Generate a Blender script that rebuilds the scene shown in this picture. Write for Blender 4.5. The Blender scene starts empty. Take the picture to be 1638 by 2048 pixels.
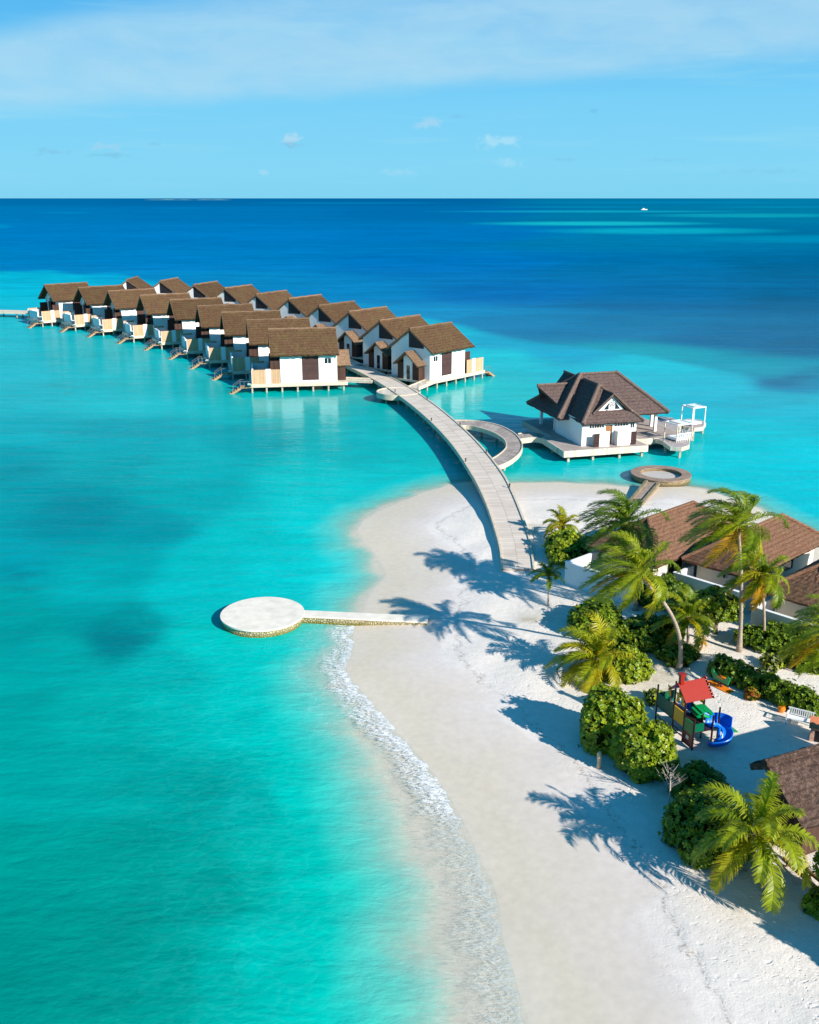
import bpy, bmesh, math, random
import numpy as np
from mathutils import Vector, Matrix
R = math.radians
rnd = random.Random(7)
S = bpy.context.scene

# ------------------------------------------------------------ camera, sky, sun, exposure
H = 30.0; F = 1950.0; PITCH = math.atan(628.0 / F)
cam = bpy.data.objects.new('camera', bpy.data.cameras.new('camera'))
S.collection.objects.link(cam); S.camera = cam
cam.location = (0, 0, H); cam.rotation_euler = (R(90) - PITCH, 0, 0)
cam.data.sensor_fit = 'VERTICAL'; cam.data.sensor_height = 24.0
cam.data.lens = 24.0 * F / 2048.0
cam.data.clip_start = 0.5; cam.data.clip_end = 300000.0
S.view_settings.view_transform = 'Standard'; S.view_settings.look = 'None'
S.view_settings.exposure = 0.62; S.view_settings.gamma = 1.0
S.cycles.max_bounces = 5; S.cycles.diffuse_bounces = 2; S.cycles.glossy_bounces = 2; S.cycles.transmission_bounces = 2; S.cycles.transparent_max_bounces = 6
S.cycles.caustics_reflective = False; S.cycles.caustics_refractive = False
SUN_AZ = math.atan2(-0.694, 0.72); SUN_EL = R(27.3)
sd = Vector((math.cos(SUN_EL) * math.cos(SUN_AZ), math.cos(SUN_EL) * math.sin(SUN_AZ), math.sin(SUN_EL)))
sun = bpy.data.objects.new('sun', bpy.data.lights.new('sun', 'SUN'))
S.collection.objects.link(sun)
sun.data.energy = 5.0; sun.data.angle = R(0.53); sun.data.color = (1.0, 0.93, 0.84)
sun.rotation_euler = sd.to_track_quat('Z', 'Y').to_euler(); sun.location = (60, -50, 60)

def lin(r, g, b):
    f = lambda c: (c / 255 / 12.92) if c / 255 <= 0.04045 else ((c / 255 + 0.055) / 1.055) ** 2.4
    return (f(r), f(g), f(b), 1.0)

class NT:
    """tiny helper for building node trees"""
    def __init__(s, tree): s.t = tree; s.n = tree.nodes; s.l = tree.links
    def new(s, typ, **kw):
        n = s.n.new(typ)
        for k, v in kw.items(): setattr(n, k, v)
        return n
    def put(s, sock, v):
        if isinstance(v, bpy.types.NodeSocket): s.l.new(v, sock)
        elif v is not None:
            if isinstance(v, (tuple, list)) and len(v) == 4 and sock.type == 'VECTOR': v = v[:3]
            sock.default_value = v
    def math(s, op, a, b=0.0, c=0.0, clamp=False):
        n = s.new('ShaderNodeMath', operation=op, use_clamp=clamp)
        s.put(n.inputs[0], a); s.put(n.inputs[1], b); s.put(n.inputs[2], c); return n.outputs[0]
    def vmath(s, op, a, b=(0, 0, 0)):
        n = s.new('ShaderNodeVectorMath', operation=op)
        s.put(n.inputs[0], a); s.put(n.inputs[1], b); return n.outputs[0]
    def mix(s, f, a, b, mode='MIX'):
        n = s.new('ShaderNodeMix', data_type='RGBA', blend_type=mode)
        s.put(n.inputs[0], f); s.put(n.inputs[6], a); s.put(n.inputs[7], b); return n.outputs[2]
    def noise(s, vec, scale, detail=3.0, rough=0.55, dist=0.0):
        n = s.new('ShaderNodeTexNoise'); s.put(n.inputs['Vector'], vec)
        n.inputs['Scale'].default_value = scale; n.inputs['Detail'].default_value = detail
        n.inputs['Roughness'].default_value = rough; n.inputs['Distortion'].default_value = dist
        return n.outputs[0]
    def ramp(s, f, stops, interp='LINEAR'):
        n = s.new('ShaderNodeValToRGB'); s.put(n.inputs[0], f); e = n.color_ramp.elements
        n.color_ramp.interpolation = interp
        while len(e) < len(stops): e.new(0.5)
        for i, (p, c) in enumerate(stops):
            e[i].position = p; e[i].color = c if isinstance(c, (tuple, list)) else (c, c, c, 1)
        return n.outputs[0]
    def rng(s, v, a, b, c=0.0, d=1.0, smooth=True):
        n = s.new('ShaderNodeMapRange', interpolation_type='SMOOTHSTEP' if smooth else 'LINEAR')
        s.put(n.inputs[0], v); s.put(n.inputs[1], a); s.put(n.inputs[2], b); s.put(n.inputs[3], c); s.put(n.inputs[4], d)
        return n.outputs[0]
    def mapping(s, vec, scale=(1, 1, 1), rot=(0, 0, 0), loc=(0, 0, 0)):
        n = s.new('ShaderNodeMapping'); s.put(n.inputs[0], vec)
        n.inputs['Scale'].default_value = scale; n.inputs['Rotation'].default_value = rot; n.inputs['Location'].default_value = loc
        return n.outputs[0]
    def bump(s, h, strength, dist, normal=None):
        n = s.new('ShaderNodeBump'); s.put(n.inputs['Height'], h)
        s.put(n.inputs['Strength'], strength); n.inputs['Distance'].default_value = dist
        if normal: s.l.new(normal, n.inputs['Normal'])
        return n.outputs[0]

def build_world():
    w = bpy.data.worlds.new('World'); S.world = w; w.use_nodes = True
    t = NT(w.node_tree); t.n.clear()
    out = t.new('ShaderNodeOutputWorld'); bg = t.new('ShaderNodeBackground')
    sky = t.new('ShaderNodeTexSky', sky_type='NISHITA', sun_disc=False)
    sky.sun_elevation = SUN_EL; sky.sun_rotation = R(90) - SUN_AZ
    tc = t.new('ShaderNodeTexCoord'); d = tc.outputs['Generated']
    sp = t.new('ShaderNodeSeparateXYZ'); t.l.new(d, sp.inputs[0])
    el = t.math('MULTIPLY', t.math('ARCSINE', sp.outputs[2]), 180 / math.pi)
    az = t.math('MULTIPLY', t.math('ARCTAN2', sp.outputs[0], sp.outputs[1]), 180 / math.pi)
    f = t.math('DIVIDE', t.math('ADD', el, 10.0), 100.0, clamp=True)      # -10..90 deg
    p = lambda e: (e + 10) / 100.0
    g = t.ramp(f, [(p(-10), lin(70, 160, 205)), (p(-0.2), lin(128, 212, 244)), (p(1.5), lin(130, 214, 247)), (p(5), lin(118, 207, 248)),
                   (p(8), lin(92, 190, 244)), (p(11), lin(76, 174, 238)), (p(28), lin(0, 134, 200)), (p(70), lin(0, 112, 164))])  # stops above the frame are tinted red-free to turn cast shadows teal
    av = t.new('ShaderNodeCombineXYZ'); t.l.new(az, av.inputs[0]); t.l.new(el, av.inputs[1])
    A = av.outputs[0]
    # the long veil of high cloud, lower edge rising to the right
    edge = t.math('SUBTRACT', el, t.math('MULTIPLY', az, 0.062))
    nz = t.noise(t.mapping(A, (0.10, 0.35, 1), (0, 0, R(-7))), 1.0, 5, 0.55, 0.3)
    ed = t.math('ADD', edge, t.math('MULTIPLY', t.math('SUBTRACT', nz, 0.5), 1.6))
    veil = t.math('MULTIPLY', t.rng(ed, 5.0, 6.3), t.rng(t.math('SUBTRACT', ed, t.math('MULTIPLY', t.math('ABSOLUTE', t.math('ADD', az, -4.0)), -0.0)), 12.5, 8.8))
    veil2 = t.math('MULTIPLY', veil, t.rng(t.noise(t.mapping(A, (0.16, 0.5, 1), (0, 0, R(-7)), (3, 1, 0)), 1.0, 6, 0.6, 0.4), 0.25, 0.7, 0.55, 1.0))
    lft = t.rng(t.math('ADD', el, t.math('MULTIPLY', az, -0.22)), 11.7, 13.2, 1.0, 0.0)     # clear blue in the upper left
    col = t.mix(t.math('MULTIPLY', t.math('MULTIPLY', veil2, lft), 0.78), g, lin(176, 220, 242))
    # faint streaks lower down
    st = t.noise(t.mapping(A, (0.07, 0.9, 1), (0, 0, R(-3)), (5, 7, 0)), 1.0, 5, 0.6, 0.2)
    col = t.mix(t.math('MULTIPLY', t.rng(st, 0.5, 0.8), t.math('MULTIPLY', t.rng(el, 0.0, 1.5), 0.35)), col, lin(165, 224, 245))
    # small fair weather clouds near the horizon
    pn = t.new('ShaderNodeTexNoise'); t.l.new(t.mapping(A, (1.3, 2.2, 1)), pn.inputs['Vector']); pn.inputs['Scale'].default_value = 1.0; pn.inputs['Detail'].default_value = 5; pn.inputs['Roughness'].default_value = .62; pn.inputs['Distortion'].default_value = .5
    pnv = t.math('MULTIPLY', t.math('SUBTRACT', pn.outputs[0], 0.5), 2.6)
    def puff(a0, e0, wa, we, amt, seed, tone):
        nonlocal col
        m = t.mapping(A, (1 / wa, 1 / we, 1), (0, 0, 0), (-a0 / wa, -e0 / we, 0))
        ln = t.new('ShaderNodeVectorMath', operation='LENGTH'); t.l.new(m, ln.inputs[0])
        v = t.math('ADD', t.math('SUBTRACT', 1.0, ln.outputs['Value']), pnv)
        col = t.mix(t.math('MULTIPLY', t.rng(v, 0.25, 0.95), amt), col, tone)
    P = lambda x, y: (math.degrees(math.atan((x - 819) / F)), (396 - y) / F * 57.3)
    for x, y, wx, wy, amt, s, c in [(600, 290, 34, 14, .55, 1, (196, 222, 240)), (600, 302, 34, 8, .4, 9, (120, 180, 215)), (855, 264, 36, 18, .5, 2.3, (185, 216, 238)),
                                 (985, 295, 62, 20, .5, 3.1, (190, 232, 248)), (1005, 335, 40, 16, .35, 3.7, (185, 230, 246)),
                                 (145, 318, 42, 12, .42, 4.4, (120, 185, 222)), (248, 308, 48, 14, .42, 5.2, (172, 212, 236)), (250, 322, 70, 7, .35, 5.9, (112, 180, 216)), (20, 345, 60, 10, .3, 6.1, (118, 185, 220)),
                                 (800, 350, 60, 10, .35, 7.7, (170, 222, 245)), (1100, 328, 46, 7, .3, 8.8, (118, 190, 225)), (910, 252, 26, 7, .35, 9.9, (115, 185, 222)),
                                 (1300, 330, 70, 6, .25, 1.9, (118, 190, 225)), (1162, 245, 12, 6, .4, 2.9, (110, 185, 222)), (1480, 350, 120, 8, .22, 4.9, (120, 190, 225)), (1400, 158, 60, 8, .3, 6.9, (170, 222, 245)),
                                 (545, 352, 16, 8, .4, 7.1, (185, 225, 242)), (340, 302, 30, 6, .35, 8.1, (118, 185, 220))]:
        a0, e0 = P(x, y); puff(a0, e0, wx / F * 57.3, wy / F * 57.3, amt, s, lin(*c))
    # exposure compensated; nearly all painted gradient, only a trace of the physical sky
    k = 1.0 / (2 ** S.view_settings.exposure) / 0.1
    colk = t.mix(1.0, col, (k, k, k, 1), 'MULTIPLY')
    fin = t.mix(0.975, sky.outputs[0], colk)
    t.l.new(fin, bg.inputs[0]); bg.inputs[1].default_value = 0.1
    t.l.new(bg.outputs[0], out.inputs[0])
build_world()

# ------------------------------------------------------------ where things stand
SP, CP = math.sin(PITCH), math.cos(PITCH)
def G(px, v, z=0.0):
    """point at height z seen at photo position (px, v)"""
    dx = (px - 819) / F; dy = (v - 1024) / F
    dz = -SP - dy * CP; k = (z - H) / dz
    return Vector((dx * k, (CP - dy * SP) * k, z))

# ------------------------------------------------------------ objects: naming helpers
def link(o, parent=None):
    S.collection.objects.link(o)
    if parent is not None: o.parent = parent
    return o
def tag(o, label=None, cat=None, group=None, kind=None):
    for k, v in (('label', label), ('category', cat), ('group', group), ('kind', kind)):
        if v: o[k] = v
    return o
def empty(name, loc, rz=0.0, **kw):
    o = bpy.data.objects.new(name, None); o.empty_display_size = 0.3
    o.location = loc; o.rotation_euler = (0, 0, rz); link(o); return tag(o, **kw)
def copy_tree(o, parent=None):
    c = o.copy(); link(c, parent)
    for ch in [x for x in S.collection.objects if x.parent == o]: copy_tree(ch, c)
    return c

class MB:
    """collects geometry, then links it as one mesh object"""
    def __init__(s): s.v = []; s.f = []; s.c = []; s.m = []
    def add(s, vs, fs, mi=0):
        n = len(s.v); s.v += [tuple(p) for p in vs]; s.f += [tuple(i + n for i in f) for f in fs]; s.m += [mi] * len(fs); return s
    def box(s, x0, x1, y0, y1, z0, z1, mi=0):
        vs = [(x, y, z) for z in (z0, z1) for y in (y0, y1) for x in (x0, x1)]
        return s.add(vs, [(0, 2, 3, 1), (4, 5, 7, 6), (0, 1, 5, 4), (2, 6, 7, 3), (0, 4, 6, 2), (1, 3, 7, 5)], mi)
    def bar(s, a, b, w, h=None, mi=0):
        """box beam from a to b"""
        h = h or w; a = Vector(a); b = Vector(b); d = (b - a).normalized()
        up = Vector((0, 0, 1)) if abs(d.z) < 0.95 else Vector((0, 1, 0))
        r = d.cross(up).normalized() * w / 2; u = r.cross(d).normalized() * h / 2
        vs = [p + i * r + j * u for p in (a, b) for i, j in ((-1, -1), (1, -1), (1, 1), (-1, 1))]
        return s.add(vs, [(3, 2, 1, 0), (4, 5, 6, 7), (0, 1, 5, 4), (1, 2, 6, 5), (2, 3, 7, 6), (3, 0, 4, 7)], mi)
    def tube(s, pts, rad, n=8, caps=True, mi=0):
        pts = [Vector(p) for p in pts]; rad = rad if isinstance(rad, (list, tuple)) else [rad] * len(pts)
        base = len(s.v); prev = None
        for i, p in enumerate(pts):
            d = (pts[min(i + 1, len(pts) - 1)] - pts[max(i - 1, 0)]).normalized()
            if prev is None: prev = d.cross(Vector((0.31, 0.2, 0.93)) if abs(d.z) < 0.9 else Vector((1, 0, 0))).normalized()
            r = (prev - d * prev.dot(d)).normalized(); prev = r; u = d.cross(r)
            s.v += [tuple(p + rad[i] * (math.cos(2 * math.pi * k / n) * r + math.sin(2 * math.pi * k / n) * u)) for k in range(n)]
        for i in range(len(pts) - 1):
            for k in range(n):
                a = base + i * n + k; b = base + i * n + (k + 1) % n
                s.f.append((a, b, b + n, a + n)); s.m.append(mi)
        if caps:
            s.f.append(tuple(base + k for k in reversed(range(n)))); s.m.append(mi)
            s.f.append(tuple(base + (len(pts) - 1) * n + k for k in range(n))); s.m.append(mi)
        return s
    def prism(s, poly, z0, z1, mi=0):
        """vertical prism over a counter-clockwise polygon; z may be a number or one value per corner"""
        n = len(poly); a0 = z0 if isinstance(z0, (list, tuple)) else [z0] * n; a1 = z1 if isinstance(z1, (list, tuple)) else [z1] * n
        vs = [(p[0], p[1], a0[i]) for i, p in enumerate(poly)] + [(p[0], p[1], a1[i]) for i, p in enumerate(poly)]
        return s.add(vs, [tuple(reversed(range(n))), tuple(range(n, 2 * n))] + [(i, (i + 1) % n, n + (i + 1) % n, n + i) for i in range(n)], mi)
    def disc(s, c, r, z0, z1, n=48, mi=0):
        return s.prism([(c[0] + r * math.cos(2 * math.pi * k / n), c[1] + r * math.sin(2 * math.pi * k / n)) for k in range(n)], z0, z1, mi)
    def ring(s, c, r0, r1, z0, z1, n=64, mi=0, a0=0, a1=2 * math.pi):
        vs = []; fs = []; full = abs(a1 - a0 - 2 * math.pi) < 1e-6; m = n if full else n + 1
        for k in range(m):
            a = a0 + (a1 - a0) * k / n; ca, sa = math.cos(a), math.sin(a)
            vs += [(c[0] + r * ca, c[1] + r * sa, z) for r, z in ((r0, z0), (r1, z0), (r1, z1), (r0, z1))]
        for k in range(n):
            i = 4 * k; j = 4 * ((k + 1) % m)
            fs += [(i + q, j + q, j + (q + 1) % 4, i + (q + 1) % 4)[::-1] for q in range(4)]
        if not full: fs += [(0, 1, 2, 3), tuple(4 * n + q for q in (3, 2, 1, 0))]
        return s.add(vs, fs, mi)
    def wall(s, x0, x1, z0, z1, y, t, holes, mi=0):
        """wall in the xz plane at y..y+t with rectangular holes (x0,x1,z0,z1)"""
        xs = sorted({x0, x1, *[h[0] for h in holes], *[h[1] for h in holes]}); zs = sorted({z0, z1, *[h[2] for h in holes], *[h[3] for h in holes]})
        for i in range(len(xs) - 1):
            for j in range(len(zs) - 1):
                cx = (xs[i] + xs[i + 1]) / 2; cz = (zs[j] + zs[j + 1]) / 2
                if any(h[0] < cx < h[1] and h[2] < cz < h[3] for h in holes): continue
                s.box(xs[i], xs[i + 1], y, y + t, zs[j], zs[j + 1], mi)
        return s
    def slab(s, c, thick, nu=24, nv=14, jit=0.05, seed=0, rag=0.0, mi=0, wind=None):
        """thick roof slope over four corners c (eave0, eave1, ridge1, ridge0), top gently uneven, eave ragged"""
        c = [Vector(p) for p in c]; r = random.Random(seed)
        nrm = (c[1] - c[0]).cross(c[3] - c[0]).normalized()
        if nrm.z < 0: nrm = -nrm
        top = []; down = (c[0] - c[3]).normalized()
        for j in range(nv + 1):
            for i in range(nu + 1):
                u = i / nu; w = j / nv
                p = (c[0] * (1 - u) + c[1] * u) * (1 - w) + (c[3] * (1 - u) + c[2] * u) * w
                inner = 0 < i < nu and 0 < j < nv
                off = nrm * (r.uniform(-jit, jit) if inner else (r.uniform(-jit, 0) * .5))
                if j == 0: off += down * r.uniform(-rag, rag)
                top.append(p + off)
        n = len(top); vs = top + [p - nrm * thick if True else p for p in top]
        fs = []
        q = lambda i, j: j * (nu + 1) + i
        flip = ((c[1] - c[0]).cross(c[3] - c[0])).z < 0
        for j in range(nv):
            for i in range(nu):
                a = (q(i, j), q(i + 1, j), q(i + 1, j + 1), q(i, j + 1)); b = tuple(x + n for x in a[::-1])
                fs += [a[::-1] if flip else a, b[::-1] if flip else b]
        border = [q(i, 0) for i in range(nu)] + [q(nu, j) for j in range(nv)] + [q(i, nv) for i in range(nu, 0, -1)] + [q(0, j) for j in range(nv, 0, -1)]
        for k in range(len(border)):
            a, b = border[k], border[(k + 1) % len(border)]
            f = (a, a + n, b + n, b); fs.append(f[::-1] if flip else f)
        return s.add(vs, fs, mi)
    def pieces(s, name, m, parent, per=8):
        """every box collected so far becomes a part of its own"""
        out = []; fpb = 0
        for k in range(0, len(s.v), per):
            q = MB(); q.v = s.v[k:k + per]; q.f = [tuple(i - k for i in f) for f in s.f if k <= f[0] < k + per]; q.m = [0] * len(q.f)
            out.append(q.build(name, m, parent))
        return out
    def build(s, name, mats, parent=None, smooth=False, loc=None, rz=0.0):
        me = bpy.data.meshes.new(name); me.from_pydata(s.v, [], s.f)
        for m in (mats if isinstance(mats, (list, tuple)) else [mats]): me.materials.append(m)
        if any(s.m): me.polygons.foreach_set('material_index', s.m)
        if smooth: me.polygons.foreach_set('use_smooth', [True] * len(me.polygons))
        me.update(); o = bpy.data.objects.new(name, me); link(o, parent)
        if loc is not None: o.location = loc
        if rz: o.rotation_euler = (0, 0, rz)
        return o

# ------------------------------------------------------------ materials
def mat(name):
    m = bpy.data.materials.new(name); m.use_nodes = True; t = NT(m.node_tree)
    b = t.n['Principled BSDF']; return m, t, b
def objc(t): return t.new('ShaderNodeTexCoord').outputs['Object']
def geop(t): return t.new('ShaderNodeNewGeometry').outputs['Position']
def simple(name, col, rough=0.6, var=0.12, scale=1.5, spec=0.4, bump=0.0, bscale=20, metal=0.0):
    m, t, b = mat(name); P = geop(t)
    n = t.noise(P, scale, 4); f = t.rng(n, 0.3, 0.7, 1 - var, 1 + var, False)
    comb = t.new('ShaderNodeCombineColor'); [t.l.new(f, comb.inputs[i]) for i in range(3)]
    t.l.new(t.mix(1.0, lin(*col), comb.outputs[0], 'MULTIPLY'), b.inputs['Base Color'])
    b.inputs['Roughness'].default_value = rough; b.inputs['Specular IOR Level'].default_value = spec; b.inputs['Metallic'].default_value = metal
    if bump: t.l.new(t.bump(t.noise(P, bscale, 3), bump, 0.02), b.inputs['Normal'])
    return m

def wood(name, c1, c2, along='x', plank=0.14, rough=0.75, gap=0.35):
    """boards, with the joints square to the object's own x or y (or z) axis"""
    m, t, b = mat(name); P = objc(t)
    sp = t.new('ShaderNodeSeparateXYZ'); t.l.new(P, sp.inputs[0])
    ax = {'x': 0, 'y': 1, 'z': 2}[along]
    q = t.math('DIVIDE', sp.outputs[ax], plank); fr = t.math('FRACT', q); fl = t.math('FLOOR', q)
    wn = t.new('ShaderNodeTexWhiteNoise', noise_dimensions='1D'); t.l.new(fl, wn.inputs['W'])
    n = t.noise(geop(t), 1.3, 5); n2 = t.noise(geop(t), 14.0, 3)
    f = t.math('ADD', t.math('MULTIPLY', wn.outputs[0], 0.45), t.math('ADD', t.math('MULTIPLY', n, 0.5), t.math('MULTIPLY', n2, 0.2)))
    c = t.mix(t.rng(f, 0.25, 0.95), lin(*c1), lin(*c2))
    g = t.rng(t.math('ABSOLUTE', t.math('SUBTRACT', fr, 0.5)), 0.44, 0.49)
    c = t.mix(t.math('MULTIPLY', g, gap), c, (0.02, 0.015, 0.012, 1))
    t.l.new(c, b.inputs['Base Color']); b.inputs['Roughness'].default_value = rough; b.inputs['Specular IOR Level'].default_value = 0.25
    return m

def thatch(name, dark, mid, light, moss, course=0.22, rows=0.5, bmp=0.9):
    m, t, b = mat(name); P = objc(t)
    oi = t.new('ShaderNodeObjectInfo').outputs['Random']
    off = t.new('ShaderNodeCombineXYZ'); t.l.new(t.math('MULTIPLY', oi, 37.0), off.inputs[0])
    PP = t.vmath('ADD', P, off.outputs[0])
    sp = t.new('ShaderNodeSeparateXYZ'); t.l.new(P, sp.inputs[0])
    n1 = t.noise(t.mapping(PP, (1, 1, .5)), 0.55, 6, 0.62); n2 = t.noise(t.mapping(PP, (1, 1, .35)), 6.0, 5, 0.7); n3 = t.noise(t.mapping(PP, (1, 1, .3)), 22.0, 3, 0.7)
    c = t.ramp(t.math('ADD', t.math('MULTIPLY', n2, 0.6), t.math('MULTIPLY', n3, 0.4)), [(0.36, lin(*dark)), (0.5, lin(*mid)), (0.66, lin(*light))])
    c = t.mix(t.rng(n1, 0.42, 0.7, 0, 0.6), c, lin(*moss))
    zz = t.math('ADD', sp.outputs[2], t.math('MULTIPLY', n2, 0.07))
    fr = t.math('FRACT', t.math('DIVIDE', zz, course))
    c = t.mix(t.math('MULTIPLY', t.rng(fr, 0.0, 0.35, 1, 0), rows), c, lin(*[x * .55 for x in dark]))
    vb_ = t.math('ADD', 0.84, t.math('MULTIPLY', t.math('FRACT', t.math('MULTIPLY', oi, 7.31)), 0.32)); vc = t.new('ShaderNodeCombineColor'); [t.l.new(vb_, vc.inputs[i]) for i in range(3)]
    c = t.mix(1.0, c, vc.outputs[0], 'MULTIPLY')
    t.l.new(c, b.inputs['Base Color']); b.inputs['Roughness'].default_value = 0.95; b.inputs['Specular IOR Level'].default_value = 0.08
    h = t.math('ADD', t.math('MULTIPLY', n3, 0.5), t.math('ADD', t.math('MULTIPLY', fr, 0.5), t.math('MULTIPLY', n2, 0.6)))
    t.l.new(t.bump(h, bmp, 0.12), b.inputs['Normal'])
    return m

M = {}
M['white'] = simple('white_render', (232, 230, 226), 0.7, 0.05, 0.8, 0.3)
M['whitepaint'] = simple('white_paint', (238, 238, 236), 0.45, 0.03, 2)
M['darkpanel'] = wood('dark_timber_louvre', (66, 46, 44), (84, 60, 56), 'z', 0.16, 0.6, 0.5)
M['darkwood'] = wood('dark_timber', (58, 40, 34), (88, 62, 50), 'x', 0.18, 0.7, 0.4)
M['fence'] = wood('pale_timber_screen', (182, 146, 112), (208, 174, 138), 'x', 0.15, 0.8, 0.35)
M['deck'] = wood('pale_deck_boards', (190, 178, 160), (224, 212, 194), 'x', 0.3, 0.8, 0.35)
M['bridge'] = None
M['pile'] = simple('concrete_pile', (176, 166, 150), 0.85, 0.2, 2)
M['beam'] = simple('pale_beam', (206, 192, 170), 0.8, 0.15, 2)
M['glass'] = simple('dark_glass', (26, 34, 42), 0.08, 0.05, 1, 0.6)
M['black'] = simple('black_metal', (24, 22, 24), 0.5, 0.1)
M['teak'] = simple('teak', (150, 104, 66), 0.7, 0.2, 5)
M['thatch'] = thatch('grey_brown_thatch', (56, 41, 30), (90, 68, 50), (126, 99, 76), (100, 86, 56), 0.34, 0.35)
M['thatch_pav'] = thatch('grey_thatch', (62, 50, 48), (98, 82, 78), (130, 110, 104), (100, 88, 84), 0.34, 0.25)
M['cap'] = thatch('thatch_ridge_cap', (92, 72, 56), (132, 106, 84), (166, 138, 112), (120, 100, 80), 0.2, 0.2)
M['cap_grey'] = thatch('grey_ridge_cap', (82, 68, 62), (118, 100, 92), (148, 130, 120), (112, 98, 88), 0.2, 0.2)
M['shingle'] = thatch('red_brown_shingle', (92, 66, 52), (128, 95, 76), (156, 120, 98), (124, 100, 78), 0.21, 0.42, 0.6)
M['shingle_dark'] = thatch('dark_brown_reed', (50, 39, 34), (88, 70, 62), (134, 112, 100), (80, 66, 60), 0.25, 0.35, 1.0)

# ------------------------------------------------------------ shore: sand and sea
SH = [(2100, 1330), (1850, 1190), (1700, 1118), (1638, 1082), (1560, 1042), (1500, 1012), (1440, 990), (1395, 978), (1340, 972), (1270, 975), (1200, 970), (1120, 966), (1060, 966), (1010, 968),
      (950, 964), (900, 970), (850, 984), (800, 1004), (755, 1024), (724, 1042), (716, 1060), (728, 1084), (752, 1108), (768, 1132), (772, 1152), (752, 1172), (738, 1192), (728, 1216), (716, 1240),
      (706, 1262), (708, 1290), (700, 1312), (690, 1332), (700, 1356), (725, 1385), (760, 1425), (800, 1470), (850, 1525), (895, 1590), (930, 1650), (955, 1710), (985, 1765), (1000, 1820), (1006, 1880), (1026, 1950), (1050, 2020), (1075, 2120)]
shore = [tuple(G(x, v)[:2]) for x, v in SH] + [(7.5, 20), (9, 8), (11, -8), (14, -34), (95, -34), (95, 60)]
SHA = np.array(shore)
def sdist(X, Y):
    """distance to the waterline, positive on land"""
    X = np.asarray(X, float); Y = np.asarray(Y, float); best = np.full(X.shape, 1e18); ins = np.zeros(X.shape, bool); n = len(SHA)
    for i in range(n):
        x0, y0 = SHA[i]; x1, y1 = SHA[(i + 1) % n]; dx, dy = x1 - x0, y1 - y0
        t = np.clip(((X - x0) * dx + (Y - y0) * dy) / (dx * dx + dy * dy), 0, 1)
        best = np.minimum(best, (X - x0 - t * dx) ** 2 + (Y - y0 - t * dy) ** 2)
        c = (y0 > Y) != (y1 > Y)
        with np.errstate(divide='ignore', invalid='ignore'):
            ins ^= c & (X < (x1 - x0) * (Y - y0) / (y1 - y0 if y1 != y0 else 1e-9) + x0)
    return np.sqrt(best) * np.where(ins, 1, -1)
def height(d, X, Y):
    land = 0.75 * (1 - np.exp(-np.maximum(d, 0) * 0.11))
    und = 0.05 * np.sin(X * 0.9 + 1.3 * np.sin(Y * 0.35)) * np.sin(Y * 0.7 + np.sin(X * 0.5)) * np.clip((d - 4) / 4, 0, 1)
    return np.where(d > 0, land + und, np.maximum(d * 0.13, -2.5))
def ground(x, y):
    d = sdist(np.array([x]), np.array([y])); return float(height(d, np.array([x]), np.array([y]))[0])
def P(px, v, dz=0.0):
    """point on the sand (plus dz) seen at photo position"""
    z = 0.5
    for _ in range(4):
        p = G(px, v, z); z = ground(p.x, p.y) + dz
    return G(px, v, z)

def grid_obj(name, X, Y, Z, m, attrs=(), cols=None):
    r, c = X.shape; me = bpy.data.meshes.new(name)
    me.vertices.add(r * c); me.vertices.foreach_set('co', np.stack([X, Y, Z], -1).astype(np.float32).ravel())
    i = np.arange(r * c).reshape(r, c); q = np.stack([i[:-1, :-1], i[:-1, 1:], i[1:, 1:], i[1:, :-1]], -1).reshape(-1, 4)
    me.loops.add(q.size); me.loops.foreach_set('vertex_index', q.ravel().astype(np.int32))
    me.polygons.add(len(q)); me.polygons.foreach_set('loop_start', np.arange(0, q.size, 4, dtype=np.int32))
    me.update(calc_edges=True); me.validate()
    me.polygons.foreach_set('use_smooth', np.ones(len(q), bool))
    for nm, a in attrs:
        at = me.attributes.new(nm, 'FLOAT', 'POINT'); at.data.foreach_set('value', a.astype(np.float32).ravel())
    if cols is not None:
        at = me.attributes.new('body', 'FLOAT_COLOR', 'POINT'); at.data.foreach_set('color', cols.astype(np.float32).ravel())
    me.materials.append(m); o = bpy.data.objects.new(name, me); link(o); return tag(o, kind='structure')
def attr(t, nm, col=False):
    n = t.new('ShaderNodeAttribute', attribute_name=nm); return n.outputs['Color'] if col else n.outputs['Fac']

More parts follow.
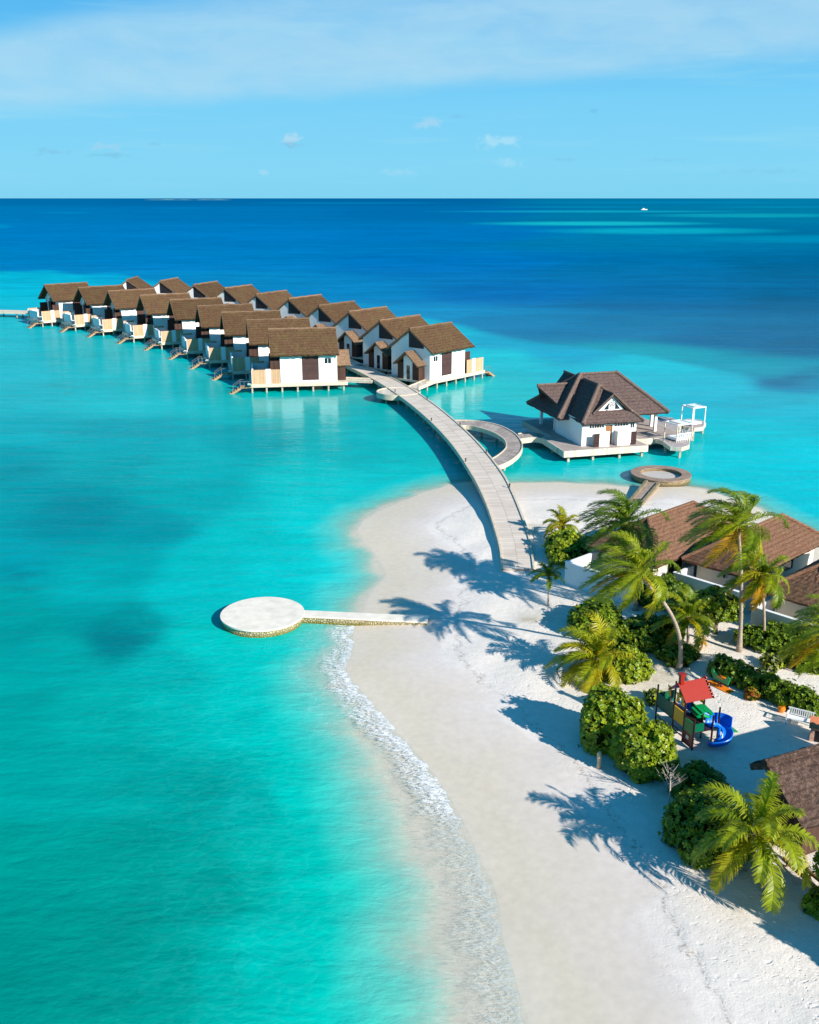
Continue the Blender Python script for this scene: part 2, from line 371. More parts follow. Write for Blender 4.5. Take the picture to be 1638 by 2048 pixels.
# sand
def sand_mat():
    m, t, b = mat('coral_sand'); Pn = geop(t); d = attr(t, 'shore')
    big = t.noise(Pn, 0.16, 5, 0.55, 0.4); mid = t.noise(Pn, 0.9, 5); fine = t.noise(Pn, 7.0, 4, 0.6)
    dd = t.math('ADD', d, t.math('MULTIPLY', t.math('SUBTRACT', big, 0.5), 7.0))
    wet = t.ramp(t.math('DIVIDE', dd, 16.0, clamp=True), [(0.0, lin(215, 203, 184)), (0.10, lin(212, 199, 178)), (0.26, lin(213, 201, 187)), (0.38, lin(217, 206, 197)), (0.42, lin(224, 215, 206)), (0.62, lin(226, 217, 206))])
    c = wet
    lo = t.noise(t.vmath('ADD', Pn, (40, 11, 0)), 0.10, 5, 0.6)
    org = t.math('MULTIPLY', t.rng(lo, 0.52, 0.66), t.rng(d, 8, 12))
    c = t.mix(t.math('MULTIPLY', org, t.rng(mid, 0.35, 0.65, 0.25, 0.8)), c, lin(178, 166, 138))
    spk = t.math('MULTIPLY', t.rng(t.noise(Pn, 5.5, 2), 0.70, 0.76), t.rng(d, 6, 9))
    c = t.mix(t.math('MULTIPLY', spk, 0.5), c, lin(130, 112, 90))
    # thin tide line of bits
    tl = t.math('ABSOLUTE', t.math('SUBTRACT', t.math('ADD', d, t.math('MULTIPLY', t.math('SUBTRACT', mid, 0.5), 2.2)), 7.4))
    c = t.mix(t.math('MULTIPLY', t.rng(tl, 0.18, 0.02), t.rng(fine, 0.45, 0.62, 0, 0.6)), c, lin(150, 128, 104))
    v = t.rng(t.noise(Pn, 2.2, 4), 0.3, 0.7, 0.94, 1.05, False)
    cc = t.new('ShaderNodeCombineColor'); [t.l.new(v, cc.inputs[i]) for i in range(3)]
    c = t.mix(1.0, c, cc.outputs[0], 'MULTIPLY'); t.l.new(c, b.inputs['Base Color'])
    b.inputs['Roughness'].default_value = 0.8; b.inputs['Specular IOR Level'].default_value = 0.15
    dry = t.rng(dd, 4.5, 7.5, 0.04, 1.0)
    vor = t.new('ShaderNodeTexVoronoi', feature='SMOOTH_F1'); vw = t.new('ShaderNodeTexNoise'); t.l.new(Pn, vw.inputs['Vector']); vw.inputs['Scale'].default_value = 1.2; vs_ = t.new('ShaderNodeVectorMath', operation='SCALE'); t.l.new(vw.outputs['Color'], vs_.inputs[0]); vs_.inputs['Scale'].default_value = 1.1; t.l.new(t.vmath('ADD', t.mapping(Pn, (1.0, 1.5, 1), (0, 0, R(20))), vs_.outputs[0]), vor.inputs['Vector']); vor.inputs['Scale'].default_value = 3.1
    walk = t.rng(t.noise(t.vmath('ADD', Pn, (9, 3, 0)), 0.22, 3), 0.4, 0.62, 0.25, 1.0)
    hh = t.math('ADD', t.math('MULTIPLY', t.rng(vor.outputs['Distance'], 0.02, 0.30), t.math('MULTIPLY', walk, 0.8)), t.math('ADD', t.math('MULTIPLY', fine, 0.5), t.math('MULTIPLY', mid, 1.0)))
    berm = t.rng(t.math('ADD', d, t.math('MULTIPLY', t.math('SUBTRACT', mid, 0.5), 1.6)), 7.1, 7.9)
    hh = t.math('ADD', hh, t.math('MULTIPLY', berm, 1.2))
    t.l.new(t.bump(hh, t.math('MULTIPLY', dry, t.rng(d, 7, 12, .26, .5)), 0.10), b.inputs['Normal'])
    return m
gx = np.arange(-34, 70.1, 0.4); gy = np.arange(-34, 125.1, 0.4)
GX, GY = np.meshgrid(gx, gy); D = sdist(GX, GY)
beach = grid_obj('beach', GX, GY, height(D, GX, GY), sand_mat(), [('shore', D)])

# sea: body colour follows depth and bottom (sand, weed, reef, drop-off)
WC = [  # photo x, v, colour of the water body there
 (0, 400, 0, 104, 168), (400, 400, 0, 100, 165), (819, 400, 0, 96, 160), (1250, 401, 0, 100, 162), (1638, 401, 0, 104, 164),
 (0, 425, 0, 114, 180), (500, 425, 0, 112, 180), (850, 425, 0, 104, 172), (1300, 432, 0, 102, 162), (1638, 425, 0, 104, 162),
 (0, 470, 0, 118, 190), (500, 470, 0, 118, 192), (900, 470, 0, 112, 186), (1250, 480, 0, 104, 172), (1638, 475, 0, 96, 158),
 (0, 525, 0, 122, 190), (400, 530, 0, 122, 194), (900, 530, 0, 112, 188), (1300, 540, 0, 96, 168), (1638, 540, 0, 88, 152),
 (0, 560, 0, 172, 200), (120, 560, 0, 172, 200), (235, 552, 0, 158, 200), (380, 555, 0, 130, 194), (700, 590, 0, 126, 192), (1000, 590, 0, 108, 182), (1300, 600, 0, 92, 164), (1638, 600, 0, 84, 146),
 (0, 600, 0, 178, 200), (760, 612, 0, 134, 192), (850, 630, 0, 140, 192), (1000, 640, 0, 124, 182), (1200, 660, 0, 100, 168), (1450, 680, 0, 88, 154), (1638, 690, 0, 82, 142),
 (0, 660, 0, 182, 196), (880, 665, 0, 176, 200), (1000, 680, 0, 162, 194), (1120, 700, 0, 160, 192), (1300, 706, 0, 138, 182), (1500, 742, 0, 132, 172), (1570, 768, 0, 122, 158), (1638, 752, 0, 112, 160),
 (0, 720, 0, 182, 192), (300, 720, 0, 184, 192), (1000, 720, 0, 188, 200), (1300, 740, 0, 184, 200), (1450, 775, 0, 182, 200), (1638, 820, 0, 180, 198), (1540, 800, 0, 176, 194),
 (0, 800, 0, 180, 186), (250, 800, 0, 186, 190), (500, 820, 0, 182, 184), (700, 830, 0, 178, 180), (950, 800, 0, 190, 192), (1500, 880, 0, 192, 204), (1638, 930, 0, 190, 204),
 (0, 860, 0, 168, 178), (250, 880, 0, 160, 170), (500, 880, 0, 160, 168), (700, 900, 0, 176, 180), (850, 900, 0, 182, 184), (1100, 900, 0, 182, 186), (1200, 930, 0, 186, 192),
 (0, 920, 0, 150, 162), (200, 920, 0, 162, 170), (400, 930, 0, 170, 176), (620, 950, 0, 188, 190),
 (0, 1000, 0, 154, 166), (150, 1040, 0, 136, 150), (300, 1060, 0, 146, 158), (400, 1000, 0, 164, 170), (500, 1060, 0, 184, 186), (620, 1050, 0, 196, 198),
 (0, 1120, 0, 150, 162), (250, 1130, 0, 160, 166), (400, 1130, 0, 182, 184), (560, 1150, 0, 192, 194), (690, 1160, 20, 202, 204),
 (0, 1220, 0, 156, 162), (200, 1200, 0, 168, 172), (350, 1200, 0, 184, 186), (400, 1280, 0, 190, 190), (550, 1320, 0, 194, 194),
 (0, 1290, 0, 150, 156), (120, 1310, 0, 156, 160), (240, 1275, 0, 122, 136), (330, 1330, 0, 168, 172), (260, 1240, 0, 146, 156),
 (0, 1400, 0, 158, 160), (200, 1420, 0, 170, 170), (350, 1420, 0, 178, 178), (470, 1430, 0, 190, 190), (600, 1440, 0, 198, 196),
 (0, 1550, 0, 158, 158), (250, 1550, 0, 158, 158), (400, 1600, 0, 156, 156), (510, 1600, 0, 168, 168), (580, 1580, 0, 198, 194), (680, 1600, 0, 200, 196),
 (0, 1750, 0, 152, 148), (250, 1750, 0, 150, 146), (430, 1760, 0, 156, 152), (520, 1740, 0, 176, 170), (600, 1750, 0, 192, 186), (740, 1750, 0, 200, 192),
 (0, 1950, 0, 142, 138), (200, 1950, 0, 144, 140), (350, 1960, 0, 150, 146), (440, 1960, 0, 170, 166), (530, 1930, 0, 190, 186), (700, 1950, 0, 198, 192), (850, 1980, 20, 200, 190), (0, 2200, 0, 136, 132), (500, 2200, 0, 176, 170), (900, 2200, 0, 196, 188)]
WA = np.array([[x, v] + list(lin(r, min(g * ((1.02 if x < 1100 else 1.15) if b > 140 and v < 760 and g < 140 else 1.0), 255), b * (.97 if (v < 720 and g < 140) or v > 1200 else 1))[:3]) for x, v, r, g, b in WC])
def sea_body(X, Y):
    # spread between soundings is measured in bearing and log distance, so far reefs stay as long streaks
    def uv(X, Y):
        Yc = np.maximum(Y, 3.0); return X / (Yc * CP + H * SP) * F, 61458.0 / (Yc * CP + H * SP)
    u, w = uv(X, Y); xe = [-500, 0, 240, 420, 700, 760, 900, 1100, 1300, 1450, 1638, 2200]; ye = [538, 545, 549, 575, 602, 610, 646, 686, 712, 738, 766, 840]
    edge = lambda x: np.interp(x, xe, ye)
    def blend(sel, su0):
        num = np.zeros(X.shape + (3,)); den = np.zeros(X.shape)
        for x, v, r, g, b in WA:
            if (v < edge(x) - 1) != sel: continue
            vv = v - 396; sv = 12 + 0.075 * vv; e = ((u - (x - 819)) / su0) ** 2 + ((w - vv) / sv) ** 2; k = 1.0 / (e + 0.05) ** 2.4
            num += k[..., None] * np.array([r, g, b]); den += k
        return num / den[..., None]
    wob = 5 * np.sin(X * .045 + Y * .02) + 3 * np.sin(X * .13 - Y * .05) + 2 * np.sin(X * .3 + Y * .17)
    q = np.clip((w + 396 + wob * .7 - edge(u + 819) + 4) / 11, 0, 1); q = (q * q * (3 - 2 * q))[..., None]
    c = blend(True, 260) * .94 * (1 - q) + blend(False, 135) * q
    def patch(x, v, rx, rv, col, amt, p=2.0):
        nonlocal c
        e = (np.abs((u - (x - 819)) / rx)) ** p + (np.abs((w - (v - 396)) / rv)) ** p
        k = (np.clip(1.15 - e, 0, 1) ** 1.2 * amt)[..., None]; c = c * (1 - k) + np.array(lin(*col)[:3]) * k
    for a in [(1180, 423, 330, 2.6, (16, 158, 186), .8), (1500, 431, 230, 5, (14, 158, 180), .8), (1190, 447, 250, 5, (20, 176, 190), .95), (1330, 462, 260, 7.5, (10, 160, 184), .9), (1600, 478, 240, 9, (0, 138, 176), .75),
              (1330, 405, 320, 2.2, (0, 130, 178), .6), (700, 406, 230, 1.8, (0, 140, 186), .5), (130, 425, 60, 1.8, (0, 135, 190), .6), (360, 416, 70, 1.5, (0, 128, 190), .5), (1150, 414, 180, 1.3, (6, 140, 180), .7), (1560, 414, 160, 1.5, (6, 140, 180), .6),
              (0, 453, 26, 6, (0, 140, 190), .6), (1560, 766, 50, 11, (0, 96, 132), .75), (1600, 755, 40, 6, (0, 90, 130), .6)]:
        patch(*a)
    return np.concatenate([c, np.ones(X.shape + (1,))], -1)
ys = np.concatenate([np.arange(-60, 20, 4.0), np.arange(20, 130, 0.5), 130 * 1.013 ** np.arange(0, 515)])
ys = ys[ys < 110000]; tt = np.linspace(-1, 1, 400); ss = np.sign(tt) * np.abs(tt) ** 1.25
WX = ss[None, :] * ((np.maximum(ys, 0) + 55) * 0.95)[:, None]; WY = np.repeat(ys[:, None], len(ss), 1)
WD = -sdist(WX, WY)
uu = WX / (np.maximum(WY, 3) * CP + H * SP) * F + 819; vv = 61458.0 / (np.maximum(WY, 3) * CP + H * SP) + 396
def bump1(a, c, r): return np.clip(1 - ((a - c) / r) ** 2, 0, 1)
foam_w = bump1(vv, 1420, 230) ** 0.5 + 0.6 * bump1(vv, 1820, 480) ** 0.5 + 0.5 * (np.clip(1 - np.abs(vv - 1265) / 40, 0, 1))
foam_w = np.clip(foam_w, 0, 1) * (uu < 1200) * (vv > 1235)
wash_w = np.clip((vv - 1250) / 380, 0, 1) * (uu < 1300)
def sea_mat():
    m, t, b = mat('lagoon_water'); Pn = geop(t); d = attr(t, 'depth'); body = attr(t, 'body', True); fw = attr(t, 'foam')
    sp = t.new('ShaderNodeSeparateXYZ'); t.l.new(Pn, sp.inputs[0])
    dist = t.math('MAXIMUM', sp.outputs[1], 20.0)
    # wind streaks and weed: patches of the body colour
    Ps = t.mapping(Pn, (0.4, 1.5, 1), (0, 0, R(5)))
    n1 = t.noise(Ps, 0.045, 6, 0.6, 0.3); n2 = t.noise(Ps, 0.35, 5, 0.65); n3 = t.noise(t.mapping(Pn, (0.3, 1, 1)), 0.008, 5, 0.6)
    f = t.math('ADD', t.math('MULTIPLY', t.math('SUBTRACT', n1, 0.5), 0.55), t.math('MULTIPLY', t.math('SUBTRACT', n2, 0.5), 0.50))
    f = t.math('ADD', f, t.math('MULTIPLY', t.math('SUBTRACT', n3, 0.5), 0.35))
    n4 = t.noise(t.mapping(Pn, (0.35, 1, 1), (0, 0, R(10))), 0.11, 7, 0.78)  # light and dark of small far waves, drawn as brightness in the colour
    f = t.math('ADD', f, t.math('MULTIPLY', t.math('SUBTRACT', n4, 0.5), t.rng(dist, 150, 400, 0.1, 0.9)))
    f = t.math('ADD', f, 1.0)
    cc = t.new('ShaderNodeCombineColor'); [t.l.new(f, cc.inputs[i]) for i in range(3)]
    c = t.mix(1.0, body, cc.outputs[0], 'MULTIPLY')
    weed = t.rng(t.noise(t.mapping(Pn, (1, 1.6, 1)), 0.11, 6, 0.68, 0.3), 0.55, 0.70)
    c = t.mix(t.math('MULTIPLY', t.math('MULTIPLY', weed, t.rng(d, 14, 30)), t.rng(dist, 60, 260, 0.30, 0.0)), c, lin(0, 104, 118))
    head = t.math('MULTIPLY', t.rng(t.noise(t.mapping(Pn, (1, 1.5, 1), (0, 0, 0), (31, 5, 0)), 0.42, 5, 0.7, 0.4), 0.66, 0.74), t.rng(t.noise(Pn, 0.03, 2), 0.5, 0.6))
    c = t.mix(t.math('MULTIPLY', t.math('MULTIPLY', head, t.rng(d, 12, 22)), t.rng(dist, 60, 220, 0.3, 0.0)), c, lin(0, 96, 108))
    # caustic web of sunlight painted pale into the shallow water colour
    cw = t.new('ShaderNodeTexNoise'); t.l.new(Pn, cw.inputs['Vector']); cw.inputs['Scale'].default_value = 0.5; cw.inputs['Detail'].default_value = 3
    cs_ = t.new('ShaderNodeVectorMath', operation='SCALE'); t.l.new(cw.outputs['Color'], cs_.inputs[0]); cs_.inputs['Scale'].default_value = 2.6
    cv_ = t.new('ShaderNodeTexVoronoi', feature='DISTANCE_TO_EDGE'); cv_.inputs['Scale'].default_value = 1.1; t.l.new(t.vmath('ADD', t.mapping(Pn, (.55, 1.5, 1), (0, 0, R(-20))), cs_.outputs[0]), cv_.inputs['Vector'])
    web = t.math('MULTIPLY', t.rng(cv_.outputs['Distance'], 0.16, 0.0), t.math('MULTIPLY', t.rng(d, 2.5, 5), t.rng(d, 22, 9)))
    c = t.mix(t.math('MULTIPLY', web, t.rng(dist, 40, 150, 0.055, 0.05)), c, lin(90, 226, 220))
    # pale towards the beach
    wob = t.math('MULTIPLY', t.math('SUBTRACT', t.noise(Pn, 0.25, 4), 0.5), 3.0)
    wash = attr(t, 'wash'); ds = t.math('SUBTRACT', t.math('ADD', d, wob), t.math('MULTIPLY', wash, 2.6))
    c = t.mix(t.rng(ds, 0.4, 5.2, 0.88, 0.0), c, lin(126, 218, 208))
    c = t.mix(t.rng(ds, 0.8, -0.6, 0.0, 0.8), c, lin(214, 210, 196))
    gain = t.mix(1.0, c, (WGAIN, WGAIN * 1.05, WGAIN * 0.97, 1), 'MULTIPLY')
    # foam lace
    vor = t.new('ShaderNodeTexVoronoi', feature='DISTANCE_TO_EDGE'); vor.inputs['Scale'].default_value = 4.2
    wn = t.new('ShaderNodeTexNoise'); t.l.new(Pn, wn.inputs['Vector']); wn.inputs['Scale'].default_value = 1.7; wn.inputs['Detail'].default_value = 4
    warp = t.new('ShaderNodeVectorMath', operation='SCALE'); t.l.new(wn.outputs['Color'], warp.inputs[0]); warp.inputs['Scale'].default_value = 0.9
    t.l.new(t.vmath('ADD', t.mapping(Pn, (0.8, 1.7, 1), (0, 0, R(-35))), warp.outputs[0]), vor.inputs['Vector'])
    lace = t.rng(vor.outputs['Distance'], 0.13, 0.0)
    fn = t.noise(t.mapping(Pn, (0.9, 2.0, 1), (0, 0, R(28))), 3.0, 8, 0.78, 0.6); fn2 = t.noise(Pn, 0.6, 3)
    dz = t.math('ADD', d, t.math('MULTIPLY', t.math('SUBTRACT', fn2, 0.5), 2.4))
    band = t.math('MULTIPLY', t.rng(dz, -0.3, 0.25), t.rng(dz, 2.4, 1.0))
    band2 = t.math('MULTIPLY', t.rng(dz, 1.5, 2.2), t.rng(dz, 4.5, 2.6))
    fo = t.math('MULTIPLY', t.math('MULTIPLY', band, t.rng(t.math('ADD', t.math('MULTIPLY', lace, 0.16), fn), 0.44, 0.66)), fw)
    fo2 = t.math('MULTIPLY', t.math('MULTIPLY', band2, t.math('MULTIPLY', lace, t.rng(fn, 0.42, 0.65))), t.math('MULTIPLY', fw, 0.5))
    rim = t.math('MULTIPLY', t.rng(t.math('ABSOLUTE', t.math('SUBTRACT', d, t.math('MULTIPLY', fn2, 0.5))), 0.10, 0.02), t.rng(fn, 0.45, 0.65, 0.0, 0.4))
    st1 = t.noise(t.mapping(Pn, (1.1, 5.5, 1), (0, 0, R(38))), 1.3, 6, 0.7, 0.9)
    film = t.math('MULTIPLY', t.math('MULTIPLY', t.rng(st1, 0.46, 0.68), t.math('MULTIPLY', t.rng(dz, 0.0, 0.6), t.rng(dz, 5.0, 2.6))), t.math('MULTIPLY', wash, 0.42))
    lead = t.math('MULTIPLY', t.math('MULTIPLY', t.rng(dz, 0.0, 0.12), t.rng(dz, 1.1, 0.3)), t.math('MULTIPLY', t.rng(fn, 0.36, 0.55), fw))
    foam = t.math('MAXIMUM', t.math('MAXIMUM', t.math('MAXIMUM', fo, fo2), rim), t.math('MAXIMUM', film, lead), clamp=True)
    c2 = t.mix(foam, gain, (0.82, 0.82, 0.82, 1))
    df = t.new('ShaderNodeBsdfDiffuse'); t.l.new(c2, df.inputs[0]); gl = t.new('ShaderNodeBsdfGlossy'); gl.inputs['Roughness'].default_value = 0.1
    # ripples, larger with distance so they survive
    w1 = t.noise(t.mapping(Pn, (0.8, 1.5, 1), (0, 0, R(12))), 1.6, 4, 0.6, 0.4); w2 = t.noise(t.mapping(Pn, (0.7, 1.5, 1), (0, 0, R(-14))), 0.4, 4, 0.6, 0.3)
    w3 = t.noise(t.mapping(Pn, (0.5, 1.4, 1), (0, 0, R(6))), 0.08, 5, 0.65)
    h = t.math('ADD', t.math('MULTIPLY', w1, 0.10), t.math('ADD', t.math('MULTIPLY', w2, 0.32), t.math('MULTIPLY', w3, 0.8)))
    N_ = t.bump(h, t.ramp(t.math('DIVIDE', dist, 1000.0, clamp=True), [(0.0, .38), (.1, .38), (.14, .2), (.17, .2), (.22, .5), (1.0, .6)]), 1.0)
    fr = t.new('ShaderNodeFresnel'); fr.inputs[0].default_value = 1.33; [t.l.new(N_, x) for x in (df.inputs['Normal'], gl.inputs['Normal'], fr.inputs['Normal'])]
    # reflection dialled by distance: none far out, boosted where villa walls mirror
    mirror_weight = t.ramp(t.math('DIVIDE', dist, 1000.0, clamp=True), [(0.0, .24), (.08, .26), (.12, .4), (.15, .72), (.19, .4), (.32, .05), (.5, .0)])
    wm = t.new('ShaderNodeMixShader'); t.l.new(t.math('MULTIPLY', fr.outputs[0], t.math('MULTIPLY', mirror_weight, t.math('SUBTRACT', 1.0, foam))), wm.inputs[0]); t.l.new(df.outputs[0], wm.inputs[1]); t.l.new(gl.outputs[0], wm.inputs[2])
    tr = t.new('ShaderNodeBsdfTransparent'); mx = t.new('ShaderNodeMixShader')
    rip = t.math('MULTIPLY', t.math('SUBTRACT', t.noise(t.mapping(Pn, (1.2, 3.2, 1), (0, 0, R(30))), 1.4, 4, 0.6, 0.8), 0.5), 0.35)
    al = t.math('MAXIMUM', t.math('ADD', t.ramp(t.math('DIVIDE', ds, 12.0, clamp=True), [(0.0, 0.06), (0.03, 0.16), (0.10, 0.54), (0.20, 0.86), (0.34, 1.0)]), t.math('MULTIPLY', rip, t.rng(d, 9, 3))), foam, clamp=True)
    t.l.new(al, mx.inputs[0]); t.l.new(tr.outputs[0], mx.inputs[1]); t.l.new(wm.outputs[0], mx.inputs[2])
    t.l.new(mx.outputs[0], t.n['Material Output'].inputs[0])
    return m
WGAIN = 0.85
sea = grid_obj('sea_water', WX, WY, np.zeros_like(WX), sea_mat(), [('depth', WD), ('foam', foam_w), ('wash', wash_w)], sea_body(WX, WY))

# ------------------------------------------------------------ boardwalk, jetties
def strip(mb, left, right, zt, thick, n=60, inset=0.0):
    """deck between two world edge lines (lists of (x, y)), zt(s) top height"""
    def res(pts):
        pts = [Vector(p[:2]) for p in pts]; L = [0]
        for i in range(1, len(pts)): L.append(L[-1] + (pts[i] - pts[i - 1]).length)
        out = []
        # Catmull-Rom through the points
        for k in range(n + 1):
            s = L[-1] * k / n; i = max(j for j in range(len(L)) if L[j] <= s + 1e-9); i = min(i, len(pts) - 2)
            u = (s - L[i]) / (L[i + 1] - L[i]); p1, p2 = pts[i], pts[i + 1]
            p0 = pts[i - 1] if i > 0 else p1 * 2 - p2; p3 = pts[i + 2] if i + 2 < len(pts) else p2 * 2 - p1
            out.append(0.5 * ((2 * p1) + (p2 - p0) * u + (2 * p0 - 5 * p1 + 4 * p2 - p3) * u * u + (3 * p1 - p0 - 3 * p2 + p3) * u ** 3))
        return out
    A, B = res(left), res(right); vs = []; fs = []
    for k in range(n + 1):
        s = k / n; a = A[k] + (B[k] - A[k]) * inset; b = B[k] + (A[k] - B[k]) * inset; z = zt(s)
        vs += [(a.x, a.y, z - thick), (b.x, b.y, z - thick), (b.x, b.y, z), (a.x, a.y, z)]
    for k in range(n):
        i, j = 4 * k, 4 * k + 4
        fs += [(i + q, i + (q + 1) % 4, j + (q + 1) % 4, j + q) for q in range(4)]
    fs += [(3, 2, 1, 0), tuple(4 * n + q for q in range(4))]
    mb.add(vs, fs); return A, B

def plank_mat(name, c1, c2, cell=0.45):
    m, t, b = mat(name); Pn = geop(t)
    d = attr(t, 'along'); q = t.math('DIVIDE', d, cell); fr = t.math('FRACT', q)
    wn = t.new('ShaderNodeTexWhiteNoise', noise_dimensions='1D'); t.l.new(t.math('FLOOR', q), wn.inputs['W'])
    a2 = attr(t, 'across'); q2 = t.math('ADD', t.math('MULTIPLY', a2, 2.0), t.math('MULTIPLY', wn.outputs[0], 0.0))
    wn2 = t.new('ShaderNodeTexWhiteNoise', noise_dimensions='2D'); cv = t.new('ShaderNodeCombineXYZ'); t.l.new(t.math('FLOOR', q), cv.inputs[0]); t.l.new(t.math('FLOOR', q2), cv.inputs[1]); t.l.new(cv.outputs[0], wn2.inputs['Vector'])
    n = t.noise(Pn, 0.5, 5); n2 = t.noise(Pn, 9, 4, .7)
    f = t.math('ADD', t.math('MULTIPLY', wn2.outputs[0], 0.35), t.math('ADD', t.math('MULTIPLY', n, 0.6), t.math('MULTIPLY', n2, 0.35)))
    c = t.mix(t.rng(f, 0.3, 1.0), lin(*c1), lin(*c2))
    g = t.rng(t.math('ABSOLUTE', t.math('SUBTRACT', fr, 0.5)), 0.42, 0.49)
    g2 = t.rng(t.math('ABSOLUTE', t.math('SUBTRACT', t.math('FRACT', q2), 0.5)), 0.47, 0.495)
    c = t.mix(t.math('MULTIPLY', t.math('MAXIMUM', g, g2), 0.4), c, lin(90, 78, 68))
    t.l.new(c, b.inputs['Base Color']); b.inputs['Roughness'].default_value = 0.85; b.inputs['Specular IOR Level'].default_value = 0.2
    return m
M['bridge'] = plank_mat('weathered_boardwalk_planks', (196, 181, 166), (222, 209, 194))
M['arc'] = plank_mat('grey_boardwalk_planks', (140, 128, 122), (184, 172, 162), 0.4)

def set_along(o, per, n):
    """distance along and across the deck, one value per corner, for the plank joints"""
    me = o.data; co = [v.co for v in me.vertices]; L = 0; al = []; ac = []
    for k in range(len(co) // per):
        if k: L += (((co[4 * k] + co[4 * k + 1]) / 2) - ((co[4 * k - 4] + co[4 * k - 3]) / 2)).length
        al += [L] * 4; ac += [0, 1, 1, 0]
    for nm, v in (('along', al), ('across', ac)):
        at = me.attributes.new(nm, 'FLOAT', 'POINT'); at.data.foreach_set('value', v)

def deck_line(name, parent, Lp, Rp, zt, thick, m, n=60):
    mb = MB(); A, B = strip(mb, Lp, Rp, zt, thick, n); o = mb.build(name, m, parent); set_along(o, 4, n)
    for s, E, Fo in ((0, A, B), (1, B, A)):
        k = MB()
        e0 = [(E[i] * .965 + Fo[i] * .035) for i in range(n + 1)]; e1 = [E[i] * 1.03 - Fo[i] * .03 for i in range(n + 1)]
        vs = []; fs = []
        for i in range(n + 1):
            z = zt(i / n)
            vs += [(*e0[i], z + .004), (*e1[i], z - thick - .04), (*e1[i], z + .10), (*e0[i], z + .10)]
        for i in range(n):
            a, b = 4 * i, 4 * i + 4; f = [(a + q, a + (q + 1) % 4, b + (q + 1) % 4, b + q) for q in range(4)]
            fs += f if s else [x[::-1] for x in f]
        k.add(vs, fs + [(3, 2, 1, 0), tuple(4 * n + q for q in range(4))]); k.build('kerb', M['beam'], parent)
    return A, B

ZD = 1.45
bw = empty('boardwalk', G(880, 880, 0), label='long curved pale boardwalk running from the beach out between the overwater villas', cat='boardwalk')
bw.location = (0, 0, 0)
Lpx = [(1004, 1138), (1001, 1095), (990, 1050), (972, 1000), (945, 950), (905, 890), (858, 840), (803, 795), (745, 758), (684, 723)]
Rpx = [(1068, 1138), (1061, 1085), (1050, 1042), (1026, 985), (1000, 940), (955, 885), (905, 838), (852, 797), (795, 762), (705, 722)]
zlin = lambda s: 0.72 + (ZD - 0.72) * min(1, s / 0.18)
def zat(i, n): return zlin(i / (n - 1) * 1.0)
Lw = [G(x, v, min(ZD, .72 + .3 * i)) for i, (x, v) in enumerate(Lpx)]; Rw = [G(x, v, min(ZD, .72 + .3 * i)) for i, (x, v) in enumerate(Rpx)]
tail = [((-12.3, 180.5)), ((-16.5, 190)), ((-22, 200)), ((-29.5, 212)), ((-38, 223)), ((-48, 234)), ((-60, 244)), ((-74, 252)), ((-90, 258)), ((-110, 263)), ((-135, 268))]
mid = [(a.xy + b.xy) / 2 for a, b in zip(Lw, Rw)]
Lall = [w.xy for w in Lw[:-1]]; Rall = [w.xy for w in Rw[:-1]]
tl = [Vector(p) for p in tail]
for i, p in enumerate(tl):
    d = (tl[min(i + 1, len(tl) - 1)] - tl[max(i - 1, 0)]).normalized(); nn = Vector((-d.y, d.x)) * 1.55
    Lall.append(p + nn); Rall.append(p - nn)
ztop = lambda s: 0.72 + (ZD - 0.72) * min(1.0, s / 0.09)
A, B = deck_line('deck', bw, Lall, Rall, ztop, 0.42, M['bridge'], 150)
pl = MB()
for i in range(6, 150, 3):
    for E, Fo in ((A, B), (B, A)):
        p = E[i] * .85 + Fo[i] * .15; pl.tube([(p.x, p.y, -2.2), (p.x, p.y, ztop(i / 150) - .42)], 0.16, 8)
pl.pieces('pile', M['pile'], bw, 16)
# round viewing platform half way
rp = empty('round_platform', G(797, 783, ZD), label='low round timber platform astride the boardwalk beside the nearest villas', cat='platform')
c = G(797, 783, ZD); mb = MB(); mb.disc((0, 0), 3.25, -.5, -.03); mb.build('platform_top', M['deck'], rp)
mb = MB(); mb.ring((0, 0), 3.26, 3.42, -.75, .08); mb.build('rim', M['beam'], rp)
mb = MB()
for k in range(8): mb.tube([(2.6 * math.cos(k * .785), 2.6 * math.sin(k * .785), -3), (2.6 * math.cos(k * .785), 2.6 * math.sin(k * .785), -.5)], .15)
mb.pieces('pile', M['pile'], rp, 16)

# semicircular walkway and the link to the pavilion
arc = empty('curved_walkway', (0, 0, 0), label='grey half ring walkway looping off the boardwalk towards the pavilion', cat='walkway')
outp = [(908, 841), (935, 841), (965, 844), (1000, 852), (1030, 868), (1044, 888), (1040, 905), (1022, 921), (1002, 931), (985, 937)]
inp = [(918, 852), (938, 852), (962, 857), (988, 866), (1008, 879), (1013, 891), (1009, 900), (996, 911), (982, 919), (970, 925)]
deck_line('deck', arc, [G(x, v, ZD - .08) for x, v in outp], [G(x, v, ZD - .08) for x, v in inp], lambda s: ZD - .08, .42, M['arc'], 48)
mb = MB()
for i in range(1, 9):
    a = G(*outp[i], ZD); b = G(*inp[i], ZD); p = (a + b) / 2; mb.tube([(p.x, p.y, -2), (p.x, p.y, ZD - .45)], .17)
mb.pieces('pile', M['pile'], arc, 16)
lk = empty('footbridge', (0, 0, 0), label='short straight timber footbridge linking the half ring walkway to the pavilion deck', cat='footbridge')
deck_line('deck', lk, [G(1036, 868, ZD - .05), G(1066, 864, ZD - .05), G(1100, 873, ZD - .05)], [G(1040, 879, ZD - .05), G(1072, 876, ZD - .05), G(1104, 884, ZD - .05)], lambda s: ZD - .05, .5, M['arc'], 14)

